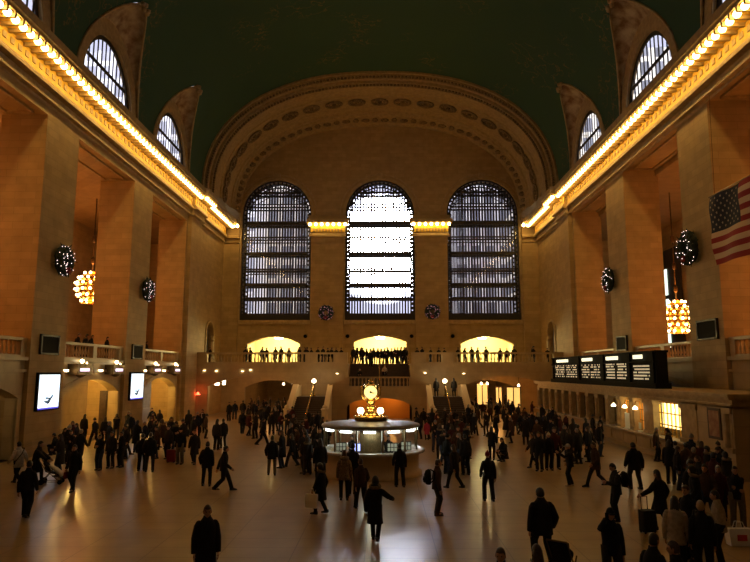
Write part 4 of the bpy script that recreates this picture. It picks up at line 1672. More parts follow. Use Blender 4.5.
def head_mesh(mb, c, nod, r=.1):
    """skull with brow, nose, chin and ears; faces +Y"""
    n, h = 18, 12
    rings = []
    M = Matrix.Rotation(-nod, 3, 'X')
    for i in range(h + 1):
        a = -PI / 2 + PI * i / h
        row = []
        for j in range(n):
            b = 2 * PI * j / n
            d = Vector((max(math.cos(a), .03) * math.sin(b), max(math.cos(a), .03) * math.cos(b), math.sin(a)))
            p = Vector((d.x * .078, d.y * .098, d.z * .122))
            if d.y > 0:
                p.y += .026 * math.exp(-(d.x / .16) ** 2 - ((d.z + .18) / .2) ** 2)        # nose
                p.y += .007 * math.exp(-(d.x / .5) ** 2 - ((d.z - .16) / .12) ** 2)        # brow
                p.y -= .009 * math.exp(-((abs(d.x) - .36) / .17) ** 2 - ((d.z - .0) / .12) ** 2)
                p.y += .014 * math.exp(-(d.x / .3) ** 2 - ((d.z + .8) / .2) ** 2)          # chin
                p.y += .006 * math.exp(-(d.x / .3) ** 2 - ((d.z + .48) / .09) ** 2)        # lips
            if d.z < 0:
                p.x *= 1 + .22 * d.z
            row.append(Vector(c) + M @ p)
        rings.append(row)
    mb.loft(rings, 0)
    for s in (-1, 1):
        e = Vector(c) + M @ Vector((s * .08, -.005, -.01))
        mb.ball(e, .03, 6, 0, (.4, .7, 1.1))
        mb.ball(Vector(c) + M @ Vector((s * .031, .083, .005)), .013, 6, 1)
    mb.ball(Vector(c) + M @ Vector((0, .096, -.056)), .02, 6, 2, (1.2, .35, .3))
    return M

def arm_pts(side, hand, lean, sh=1.345, shx=.158):
    S = Vector((side * shx, lean * .5, sh))
    E, H = ik(S, hand, .29, .27, (side * .6, -1, -.3) if hand[2] < 1.3 else (side * .55, .1, -1))
    return S, E, H

def hand_mesh(mb, E, H, side):
    """palm, four unequal fingers with a bend, and a thumb from the side of the palm"""
    d = (H - E).normalized()
    inn = Vector((-side, 0, 0))
    inn = (inn - d * inn.dot(d))
    inn = inn.normalized() if inn.length > .1 else Vector((0, 0, 1))
    f = d.cross(inn).normalized()
    if f.y < 0:
        f = -f
    mb.loft([[H + d * t + f * (w * math.cos(2 * PI * j / 8)) + inn * (th * math.sin(2 * PI * j / 8)) for j in range(8)]
             for t, w, th in ((-.02, .026, .02), (.02, .036, .018), (.06, .042, .016), (.095, .038, .013))])
    for k, (o, ln) in enumerate(((-.03, .055), (-.010, .07), (.010, .074), (.029, .066))):
        b0 = H + d * .088 + f * o
        b1 = b0 + d * ln * .55 + inn * .006
        b2 = b1 + d * ln * .38 + inn * .022
        mb.tube([b0, b1, b2], [.0105, .0095, .007], 6)
    t0 = H + d * .03 + f * .034
    mb.tube([t0, t0 + d * .032 + f * .022 + inn * .012, t0 + d * .06 + f * .022 + inn * .026], [.012, .011, .008], 6)

PROTO = {}
def body_proto(pose, coat='jacket', hair='short'):
    """meshes of the figure in one pose and outfit, cached"""
    key = (pose, coat, hair)
    if key in PROTO:
        return PROTO[key]
    P = POSES[pose]
    hip = P.get('hip', .93)
    drop = .93 - hip
    stride = abs(P['fl'][1] - P['fr'][1])
    hip -= .05 * min(1, stride / .7)
    dz = .93 - hip
    lean, nod = P.get('lean', .03), P.get('nod', 0.05)
    legs = []
    for s, f in ((-1, P['fl']), (1, P['fr'])):
        A = Vector((s * .095, 0, hip))
        K, F = ik(A, (f[0], f[1], f[2] + .09), .43, .43, (s * .08, 1, .1))
        legs.append((A, K, F, f))
    arms = []
    for s, hnd in ((-1, P['hl']), (1, P['hr'])):
        arms.append(arm_pts(s, Vector(hnd) - Vector((0, 0, dz if drop < .1 else (0))), lean, 1.345 - dz))
    neck = Vector((0, lean * .95, 1.46 - dz))
    head = Vector((0, lean * 1.15 + .03 + nod * .06, 1.597 - dz - nod * .03))
    # ---- body: one skin surface grown along the skeleton
    vs, es, rs = [], [], []
    def V(p, r):
        vs.append(tuple(p))
        rs.append(r if isinstance(r, tuple) else (r, r))
        return len(vs) - 1
    pel = V((0, 0, hip + .03), (.13, .10))
    wai = V((0, lean * .3, hip + .20), (.115, .085))
    che = V((0, lean * .6, 1.28 - dz), (.135, .10))
    nb_ = V(neck, (.055, .055))
    hb = V(head + Vector((0, -.015, -.06)), (.05, .055))
    es += [(pel, wai), (wai, che), (che, nb_), (nb_, hb)]
    for A, K, F, f in legs:
        a = V(A + Vector((0, 0, -.06)), .08)
        k = V(K, .055)
        an = V(F, .04)
        to = V((F.x + (.02 if F.x > 0 else -.02), F.y + .13, max(.04, F.z - .05)), .032)
        es += [(pel, a), (a, k), (k, an), (an, to)]
    for S, E, H in arms:
        a = V(S, .05)
        k = V(E, .038)
        w = V(H, .027)
        es += [(che, a), (a, k), (k, w)]
    me = bpy.data.meshes.new('skeleton')
    me.from_pydata(vs, es, [])
    ob = bpy.data.objects.new('skeleton', me)
    COL.objects.link(ob)
    ob.modifiers.new('skin', 'SKIN')
    for i, r in enumerate(rs):
        me.skin_vertices[0].data[i].radius = r
        me.skin_vertices[0].data[i].use_root = (i == 0)
    sub = ob.modifiers.new('sub', 'SUBSURF')
    sub.levels = 1
    sub.render_levels = 1
    dg = bpy.context.evaluated_depsgraph_get()
    ev = ob.evaluated_get(dg)
    em = ev.to_mesh()
    b = MB()
    b.add([v.co.copy() for v in em.vertices], [tuple(p.vertices) for p in em.polygons], 0)
    ev.to_mesh_clear()
    bpy.data.objects.remove(ob)
    M = head_mesh(b, head, nod)
    for (S, E, H), s in zip(arms, (-1, 1)):
        hand_mesh(b, E, H, s)
    meshes = {}
    def keep(nm, mb, nmat=1, smooth=True):
        m = bpy.data.meshes.new(nm)
        m.from_pydata(mb.v, [], mb.f)
        for _ in range(nmat):
            m.materials.append(None)
        m.polygons.foreach_set('material_index', mb.m)
        m.polygons.foreach_set('use_smooth', [smooth] * len(mb.f))
        meshes[nm] = m
    keep('person', b, 3)
    # ---- trousers
    t = MB()
    for A, K, F, f in legs:
        pts = [A + Vector((0, 0, .05)), lerp(A, K, .3), K, lerp(K, F, .5), F + Vector((0, 0, -.03))]
        rad = [.115, .108, .086, .08, .078]
        if coat in ('puffer', 'long'):
            rad = [.11, .1, .076, .068, .06]
        t.tube(pts, rad, 10)
    t.loft([ellipse((0, 0, hip - .08), .15, .11), ellipse((0, 0, hip), .17, .12), ellipse((0, 0, hip + .12), .15, .11)])
    keep('trousers', t)
    # ---- shoes
    for si, (A, K, F, f) in enumerate(legs):
        t = MB()
        x, y, z = F.x, F.y, max(0, F.z - .09)
        tip = -.28 if f[2] > .02 else 0
        def sec(yy, w, hh):
            return [(x - w, y + yy, z + max(0, tip * yy) ), (x + w, y + yy, z + max(0, tip * yy)), (x + w * .8, y + yy, z + hh + max(0, tip * yy)), (x - w * .8, y + yy, z + hh + max(0, tip * yy))]
        t.loft([sec(-.08, .03, .09), sec(-.05, .042, .11), sec(.03, .045, .11), sec(.11, .05, .065), sec(.18, .045, .05), sec(.205, .025, .03)])
        keep('shoe%d' % si, t)
    # ---- coat
    t = MB()
    seated = drop > .2
    if coat == 'long':
        hem = [(max(.12, .50 - drop), .23, .19), (.62 - drop * .7, .215, .175), (.80 - drop, .205, .165)]
    elif coat == 'puffer':
        hem = [(max(.2, .71 - drop), .205, .168), (.80 - drop, .20, .165)]
    else:
        hem = [(.80 - drop, .20, .155)]
    if stride > .5 and coat == 'long':
        hem[0] = (hem[0][0], .21, .27)
    rings = [ellipse((0, 0.0, z - .05 * min(1, stride / .7)), rx, ry, 14) for z, rx, ry in hem]
    thick = .022 if coat in ('puffer', 'long') else .012
    for z, rx, ry, l in ((.95, .175, .13, 0), (1.05, .165, .125, .25), (1.20, .182, .135, .5), (1.30, .18, .13, .75), (1.37, .145, .105, .86), (1.42, .10, .085, .93), (1.455, .075, .07, .98), (1.48, .06, .06, 1.0)):
        rings.append(ellipse((0, lean * l, z - dz), rx + thick, ry + thick, 14))
    t.loft(rings)
    for S, E, H in arms:
        d = (H - E).normalized()
        t.tube([S + Vector((0, 0, .0)), lerp(S, E, .15), lerp(S, E, .6), E, lerp(E, H, .5), H + d * .015], [.05 + thick, .064 + thick, .06 + thick, .054 + thick, .048 + thick, .042 + thick * .6], 10)
        t.ball(S, .055 + thick * .8, 10)
    # collar
    t.loft([ellipse(neck + Vector((0, -.005, -.045)), .085, .085, 12), ellipse(neck + Vector((0, 0, .05)), .073, .073, 12), ellipse(neck + Vector((0, 0, .05)), .055, .055, 12), ellipse(neck + Vector((0, 0, -.04)), .05, .05, 12)])
    if coat == 'hood' or hair == 'hood':
        t.ball(neck + Vector((0, -.09, .0)), .12, 10, 0, (1.2, .7, .8))
    keep('coat', t)
    # ---- hair, cap or hood
    t = MB()
    n, h = 14, 9
    gr = {'short': 1.07, 'long': 1.12, 'bun': 1.1, 'cap': 1.13, 'beanie': 1.15, 'hood': 1.3, 'bald': 1.03}[hair]
    rings = []
    for i in range(h + 1):
        a = -.62 + (PI / 2 + .60) * i / h
        row = []
        for j in range(n):
            bb = 2 * PI * j / n
            dy = math.cos(bb)
            lowest = .42 if dy > .25 else (-.05 if dy > -.2 else -.55)
            if hair in ('cap', 'beanie'):
                lowest = .12 if dy > -.2 else -.15
            if hair == 'hood':
                lowest = .35 if dy > .6 else (-.75 if dy < .3 else -.2)
            if hair == 'bald':
                lowest = .9
            aa = max(a, lowest)
            q = max(math.cos(aa), .03)
            k = gr
            row.append(head + M @ Vector((q * math.sin(bb) * .078 * k, q * dy * .098 * k - .006, math.sin(aa) * .122 * k)))
        rings.append(row)
    t.loft(rings)
    if hair == 'long':
        t.loft([ellipse(head + Vector((0, -.04, .04)), .085, .06), ellipse(head + Vector((0, -.06, -.08)), .095, .055), ellipse(head + Vector((0, -.10, -.22)), .10, .05), ellipse(head + Vector((0, -.125, -.33)), .06, .03)])
    if hair == 'bun':
        t.ball(head + Vector((0, -.115, .05)), .05, 8)
    if hair == 'cap':
        t.loft([[head + M @ Vector((x, y, z)) for x, y, z in ((-.07, .07, .035), (.07, .07, .035), (.07, .07, .05), (-.07, .07, .05))],
                [head + M @ Vector((x, y, z)) for x, y, z in ((-.055, .17, .02), (.055, .17, .02), (.055, .17, .028), (-.055, .17, .028))]])
    if hair == 'beanie':
        t.ball(head + Vector((0, -.01, .15)), .025, 6)
    keep('hair', t)
    # ---- fur trim
    if hair == 'hood' or coat == 'fur':
        t = MB()
        rr = random.Random(3)
        ring = []
        for i in range(25):
            an = 2 * PI * i / 24
            c = neck + Vector((.12 * math.sin(an), -.03 + .105 * math.cos(an), .01 + .02 * math.cos(an)))
            o = Vector((math.sin(an), math.cos(an), 0))
            row = []
            for j in range(8):
                bb = 2 * PI * j / 8
                k = .05 + (.012 * rr.random() if 0 < i < 24 else .006)
                row.append(c + (o * math.cos(bb) + Vector((0, 0, 1)) * math.sin(bb)) * k)
            ring.append(row)
        t.loft(ring, cap=False)
        keep('fur_collar', t)
    PROTO[key] = meshes
    return meshes

def cloth(name, c, r=.8):
    return mat('cloth_' + name, c, r, noise=14, col2=[v * .7 for v in c], spec=.25)
CL = {'black': cloth('black', (.012, .010, .009)), 'charcoal': cloth('charcoal', (.028, .024, .022)), 'navy': cloth('navy', (.012, .015, .03)), 'brown': cloth('brown', (.07, .035, .018)),
      'tan': cloth('tan', (.20, .14, .08)), 'khaki': cloth('khaki', (.16, .12, .07)), 'white': cloth('white', (.62, .55, .45)), 'cream': cloth('cream', (.42, .34, .24)), 'red': cloth('red', (.22, .02, .02)),
      'pink': cloth('pink', (.55, .06, .13)), 'denim': cloth('denim', (.03, .045, .09)), 'grey': cloth('grey', (.10, .09, .08)), 'olive': cloth('olive', (.05, .05, .025)), 'maroon': cloth('maroon', (.07, .014, .012)), 'camo': mat('cloth_mottled', (.28, .19, .1), .9, noise=22, col2=(.08, .055, .03))}
M_SKIN = mat('skin', (.42, .22, .13), .55)
M_EYE = mat('eye', (.02, .015, .01), .3)
M_LIP = mat('lip', (.3, .1, .08), .5)
HAIRS = {'dark': mat('dark_hair', (.012, .008, .005), .5), 'brownh': mat('brown_hair', (.05, .025, .012), .5), 'blond': mat('blond_hair', (.35, .24, .12), .5), 'greyh': mat('grey_hair', (.22, .2, .18), .6), 'redcap': CL['red'], 'blackcap': CL['black'], 'whitehat': CL['white'], 'creamhat': CL['cream']}
M_SHOE = mat('shoe_leather', (.01, .008, .007), .35)
M_SHOEW = mat('white_trainer', (.6, .55, .5), .6)

def person(loc, rz, pose='stand', coat='jacket', hair='short', cc='black', tc='black', hc='dark', label='', group=None, h=1.0, shoe=None):
    ms = body_proto(pose, coat, hair)
    def inst(nm, par, mats):
        o = bpy.data.objects.new(nm.rstrip('01'), ms[nm])
        COL.objects.link(o)
        if par is not None:
            o.parent = par
        for s, m in zip(o.material_slots, mats):
            s.link = 'OBJECT'
            s.material = m
        return o
    r = inst('person', None, [M_SKIN, M_EYE, M_LIP])
    r.location = loc
    r.rotation_euler = (0, 0, rz)
    r.scale = (h, h, h)
    tag(r, label, 'person', group)
    inst('trousers', r, [CL[tc]])
    inst('shoe0', r, [shoe or M_SHOE])
    inst('shoe1', r, [shoe or M_SHOE])
    inst('coat', r, [CL[cc]])
    inst('hair', r, [HAIRS[hc]])
    if hair == 'hood' or coat == 'fur':
        inst('fur_collar', r, [CL['cream'] if coat == 'fur' else CL['tan']])
    return r

def at_head(px, py, hh=1.72, z0=0.0):
    p = ground(px, py, z0 + hh)
    return Vector((p.x, p.y, z0))
def at_feet(px, py, z0=0.0):
    p = ground(px, py, z0)
    return Vector((p.x, p.y, z0))

# heading: 0 walks away from the camera, 180 towards it, 90 to the left, -90 to the right
# (pixel x, pixel y, 'h' head or 'f' feet, heading, pose, coat, hair, coat colour, trousers colour, hair colour, height factor, label)
FOLK = [
 (207.5, 504, 'h', 200, 'stand', 'long', 'short', 'black', 'black', 'brownh', 1.02, 'short-haired man in a long black overcoat standing alone at the bottom edge of the hall'),
 (375, 541, 'f', -8, 'reach', 'long', 'hood', 'black', 'black', 'dark', .98, 'person in a dark hooded coat walking away in the glare in front of the booth'),
 (344, 500, 'f', 5, 'stand', 'puffer', 'hood', 'camo', 'black', 'brownh', .98, 'person in a mottled tan fur-trimmed jacket in front of the booth'),
 (352, 496, 'f', -10, 'stand', 'jacket', 'short', 'black', 'black', 'dark', 1.10, 'tall man in black standing at the booth counter beside the mottled jacket'),
 (361, 510, 'f', 20, 'walk', 'jacket', 'short', 'brown', 'black', 'brownh', .98, 'person in a brown jacket walking just right of the mottled jacket'),
 (321, 514, 'f', 70, 'carry', 'long', 'hood', 'black', 'black', 'dark', .92, 'person in a long dark coat with pale fur collar carrying a white shopping bag'),
 (320, 484, 'f', 15, 'stand', 'long', 'long', 'black', 'black', 'dark', 1.04, 'tall person in black left of the booth, behind the one with the white bag'),
 (400, 487, 'f', 10, 'relaxed', 'jacket', 'short', 'black', 'black', 'dark', .98, 'slim person in black leaning at the right front of the booth'),
 (437, 515, 'f', -80, 'stand', 'jacket', 'short', 'brown', 'charcoal', 'brownh', 1.0, 'man in a brown jacket with a backpack facing right in the open floor'),
 (455, 489, 'f', 40, 'walk', 'puffer', 'long', 'black', 'black', 'brownh', 1.0, 'woman in a dark coat and tights striding right of the booth'),
 (466, 475, 'f', 15, 'stand', 'jacket', 'short', 'charcoal', 'black', 'dark', 1.02, 'man in a dark jacket behind the striding woman'),
 (447, 474, 'f', -40, 'stand', 'jacket', 'beanie', 'black', 'denim', 'blackcap', 1.0, 'person in black with a knit hat left of the man in the dark jacket'),
 (489, 501, 'f', 5, 'relaxed', 'jacket', 'beanie', 'black', 'black', 'redcap', .98, 'man in black with a red knit cap seen from behind'),
 (492, 460, 'f', -20, 'raise', 'puffer', 'long', 'black', 'black', 'dark', .98, 'woman in a knee-length dark coat with one arm out, beyond the red cap'),
 (505, 461, 'f', 120, 'kneel', 'long', 'long', 'black', 'black', 'dark', 1.0, 'dark figure crouching low on the open floor right of the arm-out woman'),
 (541, 487, 'h', 10, 'stroll', 'puffer', 'short', 'black', 'black', 'dark', 1.03, 'broad man in a black coat seen from behind near the bottom edge'),
 (609, 507, 'h', 178, 'phone', 'jacket', 'cap', 'navy', 'charcoal', 'blackcap', 1.0, 'man in a dark cap holding a phone to his face near the bottom edge'),
 (618, 521, 'f', 95, 'read', 'jacket', 'short', 'charcoal', 'black', 'dark', 1.0, 'man in a dark suit with a bag looking down at his phone'),
 (636, 489, 'f', 5, 'relaxed', 'puffer', 'short', 'black', 'charcoal', 'dark', 1.02, 'stocky man in a black jacket walking towards the ticket windows'),
 (571, 486, 'f', 80, 'raise', 'jacket', 'cap', 'black', 'black', 'whitehat', .95, 'person in a pale cap and white shoes raising a hand'),
 (597, 487, 'f', 100, 'stride', 'puffer', 'short', 'brown', 'charcoal', 'brownh', 1.03, 'person in a brown coat striding, right of the pale cap'),
 (540, 471, 'f', 150, 'stand', 'jacket', 'long', 'black', 'charcoal', 'dark', 1.02, 'person in black standing left of the white-hatted one, mid hall'),
 (534, 467, 'f', 120, 'walk', 'puffer', 'long', 'charcoal', 'black', 'brownh', .92, 'woman in a charcoal coat at the left of the mid hall group of four'),
 (549.5, 470, 'f', 175, 'stand', 'jacket', 'beanie', 'black', 'black', 'whitehat', .98, 'person in black with a round white hat in the mid hall group of four'),
 (555, 469, 'f', 185, 'relaxed', 'jacket', 'short', 'maroon', 'black', 'brownh', 1.12, 'tall person in a dark red jacket behind the round white hat'),
 (662, 530, 'f', 30, 'arms', 'long', 'long', 'black', 'black', 'dark', .98, 'woman in a long black coat with one arm held out, beside a suitcase'),
 (679, 577, 'f', -30, 'stand', 'puffer', 'long', 'cream', 'black', 'dark', 1.0, 'woman with long dark hair in a cream sweater at the right'),
 (692, 560, 'f', 120, 'stand', 'jacket', 'short', 'black', 'black', 'brownh', 1.02, 'man in black facing the long-haired woman in the cream sweater'),
 (706, 583, 'f', -20, 'stand', 'jacket', 'short', 'black', 'black', 'blond', .99, 'blond person in black with a grey shoulder bag at the right'),
 (723, 567, 'f', 70, 'cross', 'jacket', 'short', 'cream', 'black', 'dark', 1.0, 'person in a pale vest with arms folded at the right'),
 (739, 528, 'f', 160, 'cross', 'jacket', 'short', 'black', 'khaki', 'dark', 1.02, 'man in a dark jacket and khaki trousers at the right edge'),
 (651, 533, 'h', -60, 'stand', 'jacket', 'short', 'black', 'black', 'dark', 1.0, 'nearest dark-haired head at the bottom, below the cream sweater woman'),
 (677, 541, 'h', 60, 'stand', 'jacket', 'short', 'black', 'black', 'brownh', .98, 'brown-haired person at the bottom edge facing the nearest dark head'),
 (501, 546, 'h', 160, 'stand', 'jacket', 'short', 'black', 'black', 'brownh', .98, 'brown head at the bottom edge left of the broad man'),
 (538, 545, 'h', 10, 'stand', 'jacket', 'long', 'maroon', 'black', 'brownh', .96, 'reddish-brown head at the bottom edge just below the broad man'),
 (17, 484, 'f', 60, 'stride', 'puffer', 'short', 'white', 'black', 'dark', 1.0, 'person in a white coat with a diagonal strap at the left edge'),
 (25, 518, 'f', 10, 'stroll', 'jacket', 'short', 'black', 'black', 'dark', 1.02, 'man in black seen from behind near the left edge'),
 (34, 484, 'f', -75, 'push', 'long', 'long', 'black', 'black', 'dark', 1.0, 'person in a long black coat pushing a stroller'),
 (73, 491, 'f', 175, 'stroll', 'jacket', 'short', 'black', 'black', 'dark', 1.02, 'man in black walking forward with a small red bag'),
 (56, 455, 'f', 90, 'kneel', 'jacket', 'short', 'black', 'charcoal', 'dark', 1.0, 'person crouching against the left pier base, nearer one'),
 (61, 448, 'f', -90, 'kneel', 'jacket', 'long', 'charcoal', 'black', 'dark', 1.0, 'person crouching against the left pier base, farther one'),
 (83, 441, 'f', -10, 'stand', 'jacket', 'long', 'black', 'black', 'dark', 1.0, 'dark figure standing alone below the first low arch on the left'),
 (94, 446, 'f', 70, 'walk', 'jacket', 'beanie', 'black', 'black', 'blackcap', 1.0, 'person with a knit hat walking right of the lone figure on the left'),
 (104, 444, 'f', 20, 'stand', 'jacket', 'long', 'charcoal', 'black', 'brownh', .97, 'long-haired person in charcoal below the tall dark door'),
 (99, 470, 'f', 175, 'read', 'jacket', 'short', 'black', 'denim', 'brownh', .95, 'leftmost of three young people in a knot on the left'),
 (110.5, 468, 'f', 180, 'stand', 'jacket', 'long', 'charcoal', 'black', 'brownh', .98, 'middle of three young people in a knot on the left'),
 (121, 467, 'f', 150, 'cross', 'jacket', 'short', 'black', 'charcoal', 'dark', .96, 'rightmost of three young people in a knot on the left'),
 (123, 455, 'f', -60, 'stride', 'puffer', 'short', 'black', 'black', 'dark', 1.02, 'man in a dark coat striding right behind the knot of three'),
 (141, 471, 'f', 5, 'relaxed', 'jacket', 'short', 'black', 'black', 'dark', .97, 'left one of a close couple in black'),
 (149, 472, 'f', 15, 'relaxed', 'puffer', 'short', 'black', 'charcoal', 'brownh', 1.02, 'right one of a close couple in black, with the bulkier coat'),
 (168, 459, 'f', 160, 'stand', 'jacket', 'short', 'charcoal', 'black', 'dark', 1.0, 'person standing over a dark red suitcase'),
 (180, 464, 'f', 175, 'stand', 'jacket', 'beanie', 'black', 'khaki', 'blackcap', 1.02, 'person in a knit hat and light trousers right of the red suitcase'),
 (194, 464, 'f', 178, 'stroll', 'long', 'short', 'charcoal', 'charcoal', 'brownh', .97, 'person in a long charcoal coat right of the light trousers'),
 (206, 486, 'f', 5, 'relaxed', 'puffer', 'short', 'black', 'black', 'dark', 1.0, 'bulky person in black left of the one stepping right'),
 (223, 491, 'f', -70, 'walk', 'jacket', 'short', 'black', 'black', 'dark', 1.0, 'slim person in black stepping right, left of the hall middle'),
 (202, 433, 'f', 180, 'stand', 'jacket', 'short', 'black', 'black', 'dark', 1.0, 'person with a white scarf near the left corner'),
 (188, 434, 'f', 30, 'stand', 'jacket', 'long', 'black', 'black', 'dark', 1.0, 'dark figure left of the white scarf'),
 (216, 450, 'f', -10, 'stand', 'jacket', 'long', 'charcoal', 'black', 'dark', 1.02, 'left one of a pair standing before the left balcony arch'),
 (223, 448, 'f', 40, 'stand', 'puffer', 'short', 'black', 'black', 'dark', .99, 'right one of a pair standing before the left balcony arch'),
 (229, 421, 'f', 170, 'stand', 'jacket', 'short', 'black', 'black', 'dark', 1.0, 'dark figure alone in the mouth of the left balcony arch'),
 (242, 434, 'f', 0, 'stroll', 'jacket', 'short', 'charcoal', 'black', 'brownh', 1.0, 'person walking into the left balcony arch'),
 (271.5, 475, 'f', 5, 'relaxed', 'puffer', 'short', 'black', 'khaki', 'dark', .98, 'broad person in a black jacket and khaki trousers, centre left'),
 (292, 467, 'f', 60, 'walk', 'jacket', 'long', 'black', 'charcoal', 'brownh', .92, 'person walking right of the khaki trousers'),
 (304, 460, 'f', 50, 'stride', 'puffer', 'short', 'black', 'black', 'brownh', .97, 'person in a dark coat striding left of the booth'),
 (262, 446, 'f', -60, 'stride', 'jacket', 'short', 'charcoal', 'black', 'dark', 1.0, 'person mid-stride before the left stair wall'),
 (427, 440, 'f', 10, 'stand', 'long', 'short', 'pink', 'black', 'dark', .74, 'child in a bright pink coat right of the booth'),
 (473, 434, 'f', 0, 'stand', 'jacket', 'short', 'black', 'black', 'dark', 1.0, 'man in black alone before the right balcony arch'),
 (526, 445, 'f', -5, 'stand', 'long', 'short', 'black', 'black', 'dark', 1.02, 'tall person in a long dark coat left of the ticket row'),
 (601, 444, 'f', -80, 'stand', 'jacket', 'short', 'black', 'black', 'dark', 1.0, 'dark figure standing at the ticket counter'),
 (579, 464, 'f', 30, 'stand', 'puffer', 'short', 'charcoal', 'black', 'greyh', 1.0, 'grey-haired person in a charcoal jacket behind the pale cap'),
 (590, 462, 'f', 60, 'stand', 'jacket', 'long', 'navy', 'black', 'brownh', 1.0, 'person in navy behind the brown coat'),
 (671, 484, 'f', -40, 'stand', 'puffer', 'long', 'black', 'black', 'dark', 1.02, 'person in black at the lit ticket window, left of the white top'),
 (678, 482, 'f', -10, 'stand', 'jacket', 'short', 'white', 'black', 'dark', .96, 'person in a white top at the lit ticket window'),
 (732, 466, 'f', 90, 'stand', 'puffer', 'hood', 'black', 'black', 'dark', 1.02, 'hooded person in black standing against the wall at the right edge'),
]
for rec in FOLK:
    px, py, md, hd, pose, coat, hair, cc, tc, hc, hf, lb = rec
    p = at_feet(px, py) if md == 'f' else at_head(px, py, 1.72 * hf)
    if 26 < p.y < 61:
        p.x = min(p.x, 14.2)
    o = person(p, R(hd), pose, coat, hair, cc, tc, hc, lb, None, hf, M_SHOEW if 'white shoes' in lb else None)
    if 'broad man' in lb or 'stocky' in lb:
        if lb.startswith(('broad', 'stocky')):
            o.scale = (hf * 1.2, hf * 1.15, hf)

CROWD_POSES = ['stand', 'relaxed', 'stroll', 'walk', 'cross', 'read', 'stride']
CROWD_OUT = [('jacket', 'short'), ('puffer', 'short'), ('jacket', 'long'), ('long', 'long'), ('jacket', 'beanie'), ('puffer', 'hood')]
placed = [Vector(o.location) for o in scene.objects if o.name.startswith('person')]
def crowd(spots, label, group, z0=0.0, heads=True, head=None, mind=.5, sil=False):
    for s in spots:
        px, py = s[0], s[1]
        hf = rnd.uniform(.93, 1.05)
        p = at_head(px, py, 1.72 * hf, z0) if heads else Vector((px, py, z0))
        if z0 == 0:
            p.y = min(p.y, 96)
            if abs(p.y - 63.8) < .9:
                p.y = 62.8 if p.y < 63.8 else 64.9
            for yw in (71.3, 73.5):
                if abs(p.y - yw) < 1.0:
                    p.y = yw + (-1.1 if yw < 72 else 1.2)
        for _ in range(30):
            hit = [q for q in placed if abs(q.z - p.z) < 1 and (q.xy - p.xy).length < mind]
            if not hit:
                break
            d = (p.xy - hit[0].xy)
            d = d.normalized() if d.length > .01 else Vector((1, 0))
            p.x += d.x * .2
            p.y += d.y * .2 + .1
        if z0 == 0 and (p.xy - Vector((BX, BY))).length < 2.8:
            p.xy = Vector((BX, BY)) + (p.xy - Vector((BX, BY))).normalized() * 2.85
        if z0 == 0 and 26 < p.y < 61.5:
            p.x = min(p.x, 14.25)
        if z0 == 0 and p.y < 63:
            p.x = max(p.x, -17.6)
        placed.append(p.copy())
        pose = rnd.choice(CROWD_POSES if head is None else ['stand', 'relaxed', 'cross', 'read'])
        coat, hair = rnd.choice(CROWD_OUT)
        cc = rnd.choice(['black', 'black', 'charcoal', 'navy', 'black', 'charcoal', 'brown', 'maroon'] if not sil else ['black', 'charcoal'])
        tcol = rnd.choice(['black', 'charcoal', 'denim'])
        lab = label
        if not sil:
            wear = {'jacket': '%s jacket', 'puffer': 'padded %s coat', 'long': 'long %s coat'}[coat] % {'maroon': 'dark red'}.get(cc, cc)
            top = {'short': 'with short hair', 'long': 'with long hair', 'beanie': 'in a knit hat', 'hood': 'with a hood'}[hair]
            lab = label.replace('dark-coated person', 'person in %s %s' % (wear, top))
        person(p, R(rnd.uniform(0, 360) if head is None else head + rnd.uniform(-50, 50)), pose, coat, hair, cc, tcol, rnd.choice(['dark', 'brownh', 'dark', 'greyh' if not sil else 'dark']), lab, group, hf)

crowd([(193, 416), (198, 412), (206, 414), (176, 421), (184, 419), (171, 417)], 'dark-coated person by the third left pier', 'cluster by the third left pier')
crowd([(117, 414), (124.5, 411), (131, 413), (137, 420), (127, 425), (111, 421)], 'dark-coated person below the second screen', 'cluster below the second screen')
crowd([(146, 407), (152, 412), (160, 409), (146, 421), (155, 420), (163, 419), (150, 417), (158, 426)], 'dark-coated person under the second left low arch', 'cluster under the second low arch')
crowd([(68, 425), (74, 420), (78, 423), (71, 430), (62, 434), (81, 428)], 'dark-coated person beside the nearest left low arch', 'cluster beside the nearest low arch')
crowd([(248, 405), (254, 401), (262, 400), (235, 401), (256, 403), (268, 403), (274, 404), (280, 402), (285, 404), (258, 397), (270, 397), (278, 398), (290, 401), (243, 400), (264, 408), (272, 411), (281, 412), (288, 410), (256, 412), (249, 411),
       (266, 399), (284, 397), (292, 406), (276, 407), (252, 398), (287, 399), (261, 405), (294, 413)], 'dark-coated person under the left balcony arch', 'crowd under the left balcony arch')
crowd([(301, 421), (314.6, 424), (318, 411), (312, 413), (307, 417), (298, 427), (322, 416), (327, 420), (305, 429), (311, 432), (320, 428), (296, 419), (290, 423), (286, 430), (316, 436), (309, 409)], 'dark-coated person at the left stair foot', 'crowd at the foot of the left flight')
crowd([(417, 407), (423.5, 408), (432, 408), (419, 414), (429, 413)], 'dark-coated person at the right rim of the booth', 'knot right of the booth')
crowd([(439.5, 415), (450, 412), (444, 408), (456, 416), (440, 424), (452, 424), (462, 418), (435, 420), (447, 419), (458, 425), (466, 424), (443, 430), (460, 432), (449, 434), (455, 409), (437, 411), (464, 412)], 'dark-coated person at the right stair foot', 'crowd at the foot of the right flight')
crowd([(468, 404), (483, 401), (478, 406), (490, 404), (497, 402), (503, 406), (512, 401), (518, 403), (524, 407), (531, 401), (486, 411), (495, 413), (507, 412), (474, 412), (500, 398), (508, 399), (488, 397), (493, 396), (515, 410), (481, 394), (471, 398), (477, 400),
       (484, 390), (497, 394), (505, 395), (476, 395), (520, 412), (529, 414), (511, 417)], 'dark-coated person under the right balcony arch', 'crowd under the right balcony arch')
